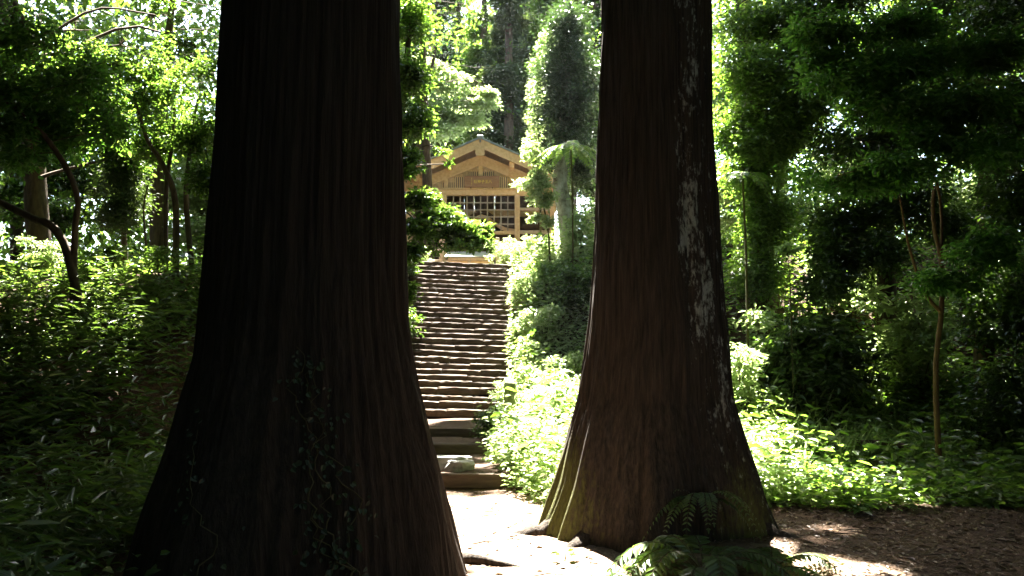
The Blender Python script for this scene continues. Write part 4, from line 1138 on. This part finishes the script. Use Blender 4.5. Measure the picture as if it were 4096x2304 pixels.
# fallen leaves and twigs on the path
def litter():
    rng = np.random.default_rng(63)
    lv = Leaves()
    x, y = scatter(rng, -1.2, 7.5, 4.2, 10.8, 9000, lambda x, y: np.hypot(x - lbx, y - ld) > 1.2)
    keep = rng.random(len(x)) < (.25 + .75 * smooth(.9, 2.2, np.hypot(x - rbx, y - rd) * 0 + np.abs(x - .4 - (8 - y) * .3)))
    x, y = x[keep], y[keep]
    z = ter(x, y) + .006
    a = rng.uniform(0, 2 * math.pi, len(x))
    A = np.stack([np.cos(a), np.sin(a), rng.normal(size=len(x)) * .12], 1)
    N = nrm(np.array([0, 0, 1.0]) + rng.normal(size=(len(x), 3)) * .22)
    Ls = rng.uniform(.03, .085, len(x))
    lv.add(np.stack([x, y, z], 1), A, N, Ls, Ls * rng.uniform(.15, .6, len(x)), rng.random(len(x)))
    xr, yr = scatter(rng, 1.6, 7.5, 5.2, 9.2, 6000, lambda x, y: np.hypot(x - rbx, y - rd) > .95)
    a = rng.uniform(0, 2 * math.pi, len(xr))
    Ls = rng.uniform(.02, .07, len(xr))
    lv.add(np.stack([xr, yr, ter(xr, yr) + .006], 1), np.stack([np.cos(a), np.sin(a), rng.normal(size=len(xr)) * .15], 1), nrm(np.array([0, 0, 1.0]) + rng.normal(size=(len(xr), 3)) * .25), Ls, Ls * rng.uniform(.1, .6, len(xr)), rng.random(len(xr)) * .8)
    tag(link('fallen_leaves', lv.mesh('fallen_leaves', M['litter'], (0, 0, 0), True)), 'brown fallen leaves scattered over the earth path', 'leaf litter', kind='stuff')
litter()
def twigs():
    rng = np.random.default_rng(64)
    tb = Tubes()
    x, y = scatter(rng, -.9, 7.5, 4.6, 9.6, 190, lambda x, y: np.hypot(x - lbx, y - ld) > 1.3)
    for a_, b_ in zip(x, y):
        L = rng.uniform(.06, .32); t = rng.uniform(0, 6.28); z = float(ter(a_, b_))
        d_ = np.array([math.cos(t), math.sin(t), 0])
        p = np.array([a_, b_, z + .008])
        tb.add([p, p + d_ * L * .5 + rng.normal(size=3) * [.02, .02, .006], p + d_ * L], [.005, .006, .003], 4)
    tag(link('twigs', tb.mesh('twigs', M['bark'])), 'dry broken twigs strewn over the earth path', 'twigs', kind='stuff')
twigs()

# shrubs: four kinds built once, then copied one by one
def shrub_proto(seed, leaf, L, n, rad, hexa=True):
    rng = np.random.default_rng(seed)
    tb = Tubes(); lv = Leaves()
    for k in range(7):
        a = rng.uniform(0, 2 * math.pi); r = rad * rng.uniform(.2, .8)
        tip = np.array([math.cos(a) * r, math.sin(a) * r, rng.uniform(.55, 1.0)])
        tb.add(curve_pts([(0, 0, -.1), tip * [.35, .35, .5], tip], 6), np.linspace(.014, .004, 6), 4)
        blob(rng, lv, tip, (rad * .5, rad * .5, .26), n // 8, L, 30, .5, .9, .52)
        blob(rng, lv, tip * [.8, .8, .55], (rad * .5, rad * .5, .25), n // 14, L, 24, .5, .9, .52)
    return tb.mesh('stems', M['stem']), lv.mesh('foliage', M[leaf], (0, 0, 0), hexa)
protos = [shrub_proto(1, 'leaf_light', .10, 900, .6), shrub_proto(2, 'leaf_light', .085, 1000, .5), shrub_proto(3, 'leaf_mid', .09, 1000, .55), shrub_proto(4, 'leaf_dark', .085, 1100, .6)]
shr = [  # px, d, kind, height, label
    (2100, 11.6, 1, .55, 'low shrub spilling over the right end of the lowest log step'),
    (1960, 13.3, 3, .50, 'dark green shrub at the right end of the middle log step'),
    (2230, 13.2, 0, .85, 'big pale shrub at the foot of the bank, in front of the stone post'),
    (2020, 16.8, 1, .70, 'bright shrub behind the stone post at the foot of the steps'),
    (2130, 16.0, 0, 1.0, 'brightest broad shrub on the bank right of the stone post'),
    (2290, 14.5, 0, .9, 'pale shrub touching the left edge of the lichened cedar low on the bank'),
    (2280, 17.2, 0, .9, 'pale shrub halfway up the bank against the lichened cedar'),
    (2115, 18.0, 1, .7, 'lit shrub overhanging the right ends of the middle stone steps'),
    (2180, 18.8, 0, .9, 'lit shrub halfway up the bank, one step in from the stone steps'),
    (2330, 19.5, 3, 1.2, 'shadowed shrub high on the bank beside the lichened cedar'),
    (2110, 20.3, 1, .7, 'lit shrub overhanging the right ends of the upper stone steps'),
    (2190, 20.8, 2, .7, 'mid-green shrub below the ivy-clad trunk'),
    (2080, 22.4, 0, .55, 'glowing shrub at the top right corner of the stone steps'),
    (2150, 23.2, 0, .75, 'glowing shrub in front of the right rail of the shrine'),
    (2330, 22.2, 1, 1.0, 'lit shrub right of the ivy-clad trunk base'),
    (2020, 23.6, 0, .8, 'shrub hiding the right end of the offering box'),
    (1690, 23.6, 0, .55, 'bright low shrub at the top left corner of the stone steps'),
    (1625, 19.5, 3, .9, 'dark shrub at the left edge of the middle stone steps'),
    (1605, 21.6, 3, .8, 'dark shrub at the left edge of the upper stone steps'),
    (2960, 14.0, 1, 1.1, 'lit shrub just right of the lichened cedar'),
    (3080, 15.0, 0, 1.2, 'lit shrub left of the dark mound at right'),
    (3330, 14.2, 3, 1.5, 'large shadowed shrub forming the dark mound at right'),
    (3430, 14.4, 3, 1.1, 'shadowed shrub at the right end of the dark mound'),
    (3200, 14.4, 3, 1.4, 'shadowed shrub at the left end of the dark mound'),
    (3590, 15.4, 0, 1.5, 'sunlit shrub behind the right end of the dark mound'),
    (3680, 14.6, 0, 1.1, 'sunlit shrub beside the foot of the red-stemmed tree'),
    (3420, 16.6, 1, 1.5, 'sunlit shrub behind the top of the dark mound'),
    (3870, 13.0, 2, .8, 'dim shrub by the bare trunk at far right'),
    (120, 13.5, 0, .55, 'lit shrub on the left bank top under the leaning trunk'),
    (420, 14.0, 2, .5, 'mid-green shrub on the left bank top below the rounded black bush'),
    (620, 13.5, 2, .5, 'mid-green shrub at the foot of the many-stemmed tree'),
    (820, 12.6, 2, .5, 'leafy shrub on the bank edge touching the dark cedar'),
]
for k, (px, d, kind, h, lab) in enumerate(shr):
    x = P(px, 1450, d)[0]
    r = random.Random(k * 7 + 1)
    root = empty('shrub', (x, d, float(ter(x, d))), lab, 'shrub', 'shrubs around the steps and banks')
    root.scale = (h * 1.15, h * 1.15, h)
    root.rotation_euler = (0, 0, r.uniform(0, 6.28))
    link('stems', protos[kind][0], None, root); link('foliage', protos[kind][1], None, root)

# ------------------------------------------------------------------ ferns
def frond_mesh(rng, L, pairs, width, arch, droop=.5, leafL=None, bend=.0):
    """a frond along +x from the origin, arching up then over; returns (rachis mesh data in Tubes, Leaves)"""
    t = np.linspace(0, 1, 12)
    pts = np.stack([L * t, bend * L * t * t, L * (arch * t - (arch + droop) * t * t)], 1)
    tb = Tubes(); tb.add(pts, np.linspace(.006, .0015, 12) * max(1, L), 4)
    lv = Leaves()
    tt = np.linspace(.2, .97, pairs)
    p = np.stack([np.interp(tt, t, pts[:, i]) for i in range(3)], 1)
    tan = nrm(np.stack([np.gradient(np.interp(tt, t, pts[:, i])) for i in range(3)], 1))
    nl = width * np.sin(np.pi * (.16 + .84 * (1 - tt))) ** .7 * (.35 + .65 * np.minimum(1, (1.05 - tt) * 2.2))
    for s in (-1, 1):
        side = nrm(np.cross(tan, [0, 0, 1.0])) * s
        A = side * .85 + tan * .5 + [0, 0, -.15] + rng.normal(size=p.shape) * .05
        N = np.cross(tan, side) * s + rng.normal(size=p.shape) * .1
        N = np.where(N[:, 2:3] < 0, -N, N)
        lv.add(p, A, N, nl, nl * .36, rng.random(pairs))
    lv.add(p[-1:], tan[-1:], np.array([[0, 0, 1.0]]), [width * .6], [width * .22], np.array([.5]))
    return tb, lv
def fern(name, label, loc, n, L, pairs, width, seed, leaf='leaf_fern', a0=0, a1=6.28, arch=.7, droop=.55, cat='fern', group=None, stalk=0):
    rng = np.random.default_rng(seed)
    root = empty(name, loc, label, cat, group)
    for k in range(n):
        a = a0 + (a1 - a0) * (k + rng.uniform(-.25, .25)) / n
        tb, lv = frond_mesh(rng, L * rng.uniform(.75, 1.1), pairs, width * rng.uniform(.85, 1.1), arch * rng.uniform(.7, 1.3), droop * rng.uniform(.8, 1.2), bend=rng.uniform(-.2, .2))
        fo = link('frond', lv.mesh('frond', M[leaf], (0, 0, 0), True, .1), None, root, (0, 0, stalk))
        fo.rotation_euler = (0, rng.normal() * .06, a)
        rb = link('rachis', tb.mesh('rachis', M['stem']), None, fo)
    if stalk:
        tb = Tubes(); tb.add(curve_pts([(0, 0, -.1), (.03, 0, stalk * .5), (0, 0, stalk)], 6), np.linspace(.03, .02, 6), 6)
        link('stalk', tb.mesh('stalk', M['stem']), None, root)
    return root
fx = P(2800, 1450, 6.15)[0]
fern('fern', 'large fern with pointed leaflets in front of the lichened cedar', (fx, 6.15, float(ter(fx, 6.15))), 15, .78, 17, .14, 71, a0=-1.4, a1=4.6, arch=1.3, droop=.10)
fx = P(3060, 1450, 6.3)[0]
fern('fern', 'half-lit fern sprawling over the bright ground at the lower right', (fx, 6.3, float(ter(fx, 6.3))), 7, .7, 13, .12, 72, a0=-1.0, a1=2.2, arch=.9, droop=.03)
fx = P(2560, 1450, 6.0)[0]
fern('fern', 'small fern in the cedar shade at the bottom middle', (fx, 6.0, float(ter(fx, 6.0)) - .05), 8, .55, 12, .10, 73, a0=-.3, a1=3.6, arch=1.2, droop=.05)
q = rsurf(.35, .75)
fern('fern', 'fine fern growing against the base of the lichened cedar', (q[0], q[1] - .05, .35), 9, .62, 18, .085, 74, a0=-2.9, a1=-.2, arch=1.2, droop=.3)
tx = P(2290, 1450, 20.0)[0]
tz = float(ter(tx, 20.0)); tp = P(2290, 590, 20.0)[2]
fern('pinnate_sapling', 'umbrella-topped sapling with long feathery leaves beside the lichened cedar trunk', (tx, 20.0, tz), 12, .95, 13, .24, 75, leaf='leaf_mid', a0=0, a1=6.28, arch=.45, droop=.55, cat='sapling', stalk=tp - tz)
tx = P(2990, 1450, 15.0)[0]
tz = float(ter(tx, 15.0)); tp = P(2950, 700, 15.0)[2]
fern('pinnate_sapling', 'feathery-leaved sapling in the gap right of the lichened cedar', (tx, 15.0, tz), 10, .7, 13, .18, 76, leaf='leaf_mid', arch=.35, droop=.45, cat='sapling', stalk=tp - tz)

# ------------------------------------------------------------------ ivy and seedlings on the dark cedar
def ivy():
    rng = np.random.default_rng(81)
    lv = Leaves(); tb = Tubes()
    for k in range(5):
        t = rng.uniform(-.2, .7); z = rng.uniform(-.1, .2)
        top = rng.uniform(.7, 1.75)
        th, zs = [], []
        while z < top:
            th.append(t); zs.append(z); t += rng.normal() * .05 - .006; z += .05
        s = lsurf(th, zs)
        if len(s) > 2: tb.add(s, np.linspace(.006, .002, len(s)), 4)
        m = len(s) * 2
        i = rng.integers(len(s), size=m)
        tt = np.array(th)[i] + rng.normal(size=m) * .07; zz = np.array(zs)[i] + rng.normal(size=m) * .05
        p = lsurf(tt, zz)
        out = np.stack([np.sin(tt), -np.cos(tt), np.full(m, .35)], 1)
        A = np.stack([rng.normal(size=m) * .6, rng.normal(size=m) * .2, np.full(m, -.7)], 1) + out * .35
        Ls = rng.uniform(.018, .05, m)
        lv.add(p + out * .02, A, out + rng.normal(size=(m, 3)) * .3, Ls, Ls * .8, rng.random(m))
    root = empty('ivy', (lbx, ld - 1.2, 0), 'ivy climbing the flared base of the dark cedar', 'ivy')
    link('leaves', lv.mesh('leaves', M['leaf_creeper'], root.location, True), None, root)
    link('stems', tb.mesh('stems', M['stem'], root.location), None, root)
ivy()
def seedling(label, x, y, h, n, L, seed, leaf='leaf_mid', aspect=.6):
    rng = np.random.default_rng(seed)
    z = float(ter(x, y))
    root = empty('seedling', (x, y, z), label, 'seedling', 'seedlings growing round the cedar roots')
    tb = Tubes(); tb.add(curve_pts([(0, 0, -.02), (.02, 0, h * .5), (0, .02, h)], 5), np.linspace(.006, .003, 5), 4)
    lv = Leaves()
    a = rng.uniform(0, 6.28, n); f = rng.uniform(.4, 1, n)
    p = np.stack([np.cos(a) * .04, np.sin(a) * .04, h * f], 1)
    lv.add(p, np.stack([np.cos(a), np.sin(a), rng.uniform(-.3, .3, n)], 1), nrm(np.array([0, 0, 1.]) + rng.normal(size=(n, 3)) * .35), L * rng.uniform(.7, 1.3, n), L * aspect * rng.uniform(.8, 1.1, n), rng.random(n))
    link('leaves', lv.mesh('leaves', M[leaf], (0, 0, 0), True), None, root)
    link('stem', tb.mesh('stem', M['stem']), None, root)
for lab, px, d, h, n, L, s in [('broad-leaved seedling at the bottom edge before the dark cedar, with pale leaf tips', 1480, 4.1, .16, 10, .13, 1), ('bushy seedling before the right flank of the dark cedar', 1690, 4.2, .22, 14, .12, 2),
                                ('small seedling before the middle of the dark cedar', 1330, 4.15, .12, 9, .12, 3), ('three bright leaves sprouting beside the mossy root of the lichened cedar', 2250, 6.75, .07, 5, .07, 4),
                                ('dark seedling at the left foot of the dark cedar', 950, 4.2, .18, 12, .12, 5)]:
    seedling(lab, P(px, 1450, d)[0], d, h, n, L, s)
# fallen branch among the plants at right
tb = Tubes(); a, b = P(3420, 1795, 12.0), P(3660, 1835, 11.7)
a[2] = max(a[2], float(ter(a[0], 12)) + .3); b[2] = a[2] - .06
tb.add(curve_pts([a, .5 * (a + b) + [0, 0, .03], b], 10), np.linspace(.03, .045, 10), 8, .08, np.random.default_rng(3))
tag(link('fallen_branch', tb.mesh('fallen_branch', M['bark'])), 'bare fallen branch lying across the plants in the right clearing', 'branch')
# gnarled root on the path
tb = Tubes(); p0 = P(1860, 2215, 6.7); p0[2] = float(ter(p0[0], 6.7))
tb.add(curve_pts([(p0[0] - .15, 6.75, p0[2] - .02), (p0[0] + .05, 6.68, p0[2] + .035), (p0[0] + .25, 6.6, p0[2] + .02), (p0[0] + .5, 6.6, p0[2] - .03)], 12), np.array([.03, .05, .055, .05, .045, .04, .035, .03, .028, .024, .02, .015]), 8, .12, np.random.default_rng(5))
tag(link('root', tb.mesh('root', M['cedar_b'])), 'gnarled root surfacing from the path between the cedars', 'root')

# ------------------------------------------------------------------ air
hz = bev_box('haze', xs_box[1] - xs_box[0], xs_box[3] - xs_box[2], 52.0, None, 0)
hm = bpy.data.materials.new('haze')
nt, ns, ls = nodes_of(hm)
pv = ns.new('ShaderNodeVolumePrincipled')
pv.inputs['Color'].default_value = (.86, .93, 1.0, 1)
pv.inputs['Density'].default_value = .00008
pv.inputs['Anisotropy'].default_value = .35
ho = ns.new('ShaderNodeOutputMaterial')
ls.new(pv.outputs[0], ho.inputs['Volume'])
hz.materials.clear(); hz.materials.append(hm)
tag(link('haze', hz, None, None, ((xs_box[0] + xs_box[1]) / 2, (xs_box[2] + xs_box[3]) / 2, 52 / 2 - 1.6)), kind='stuff')
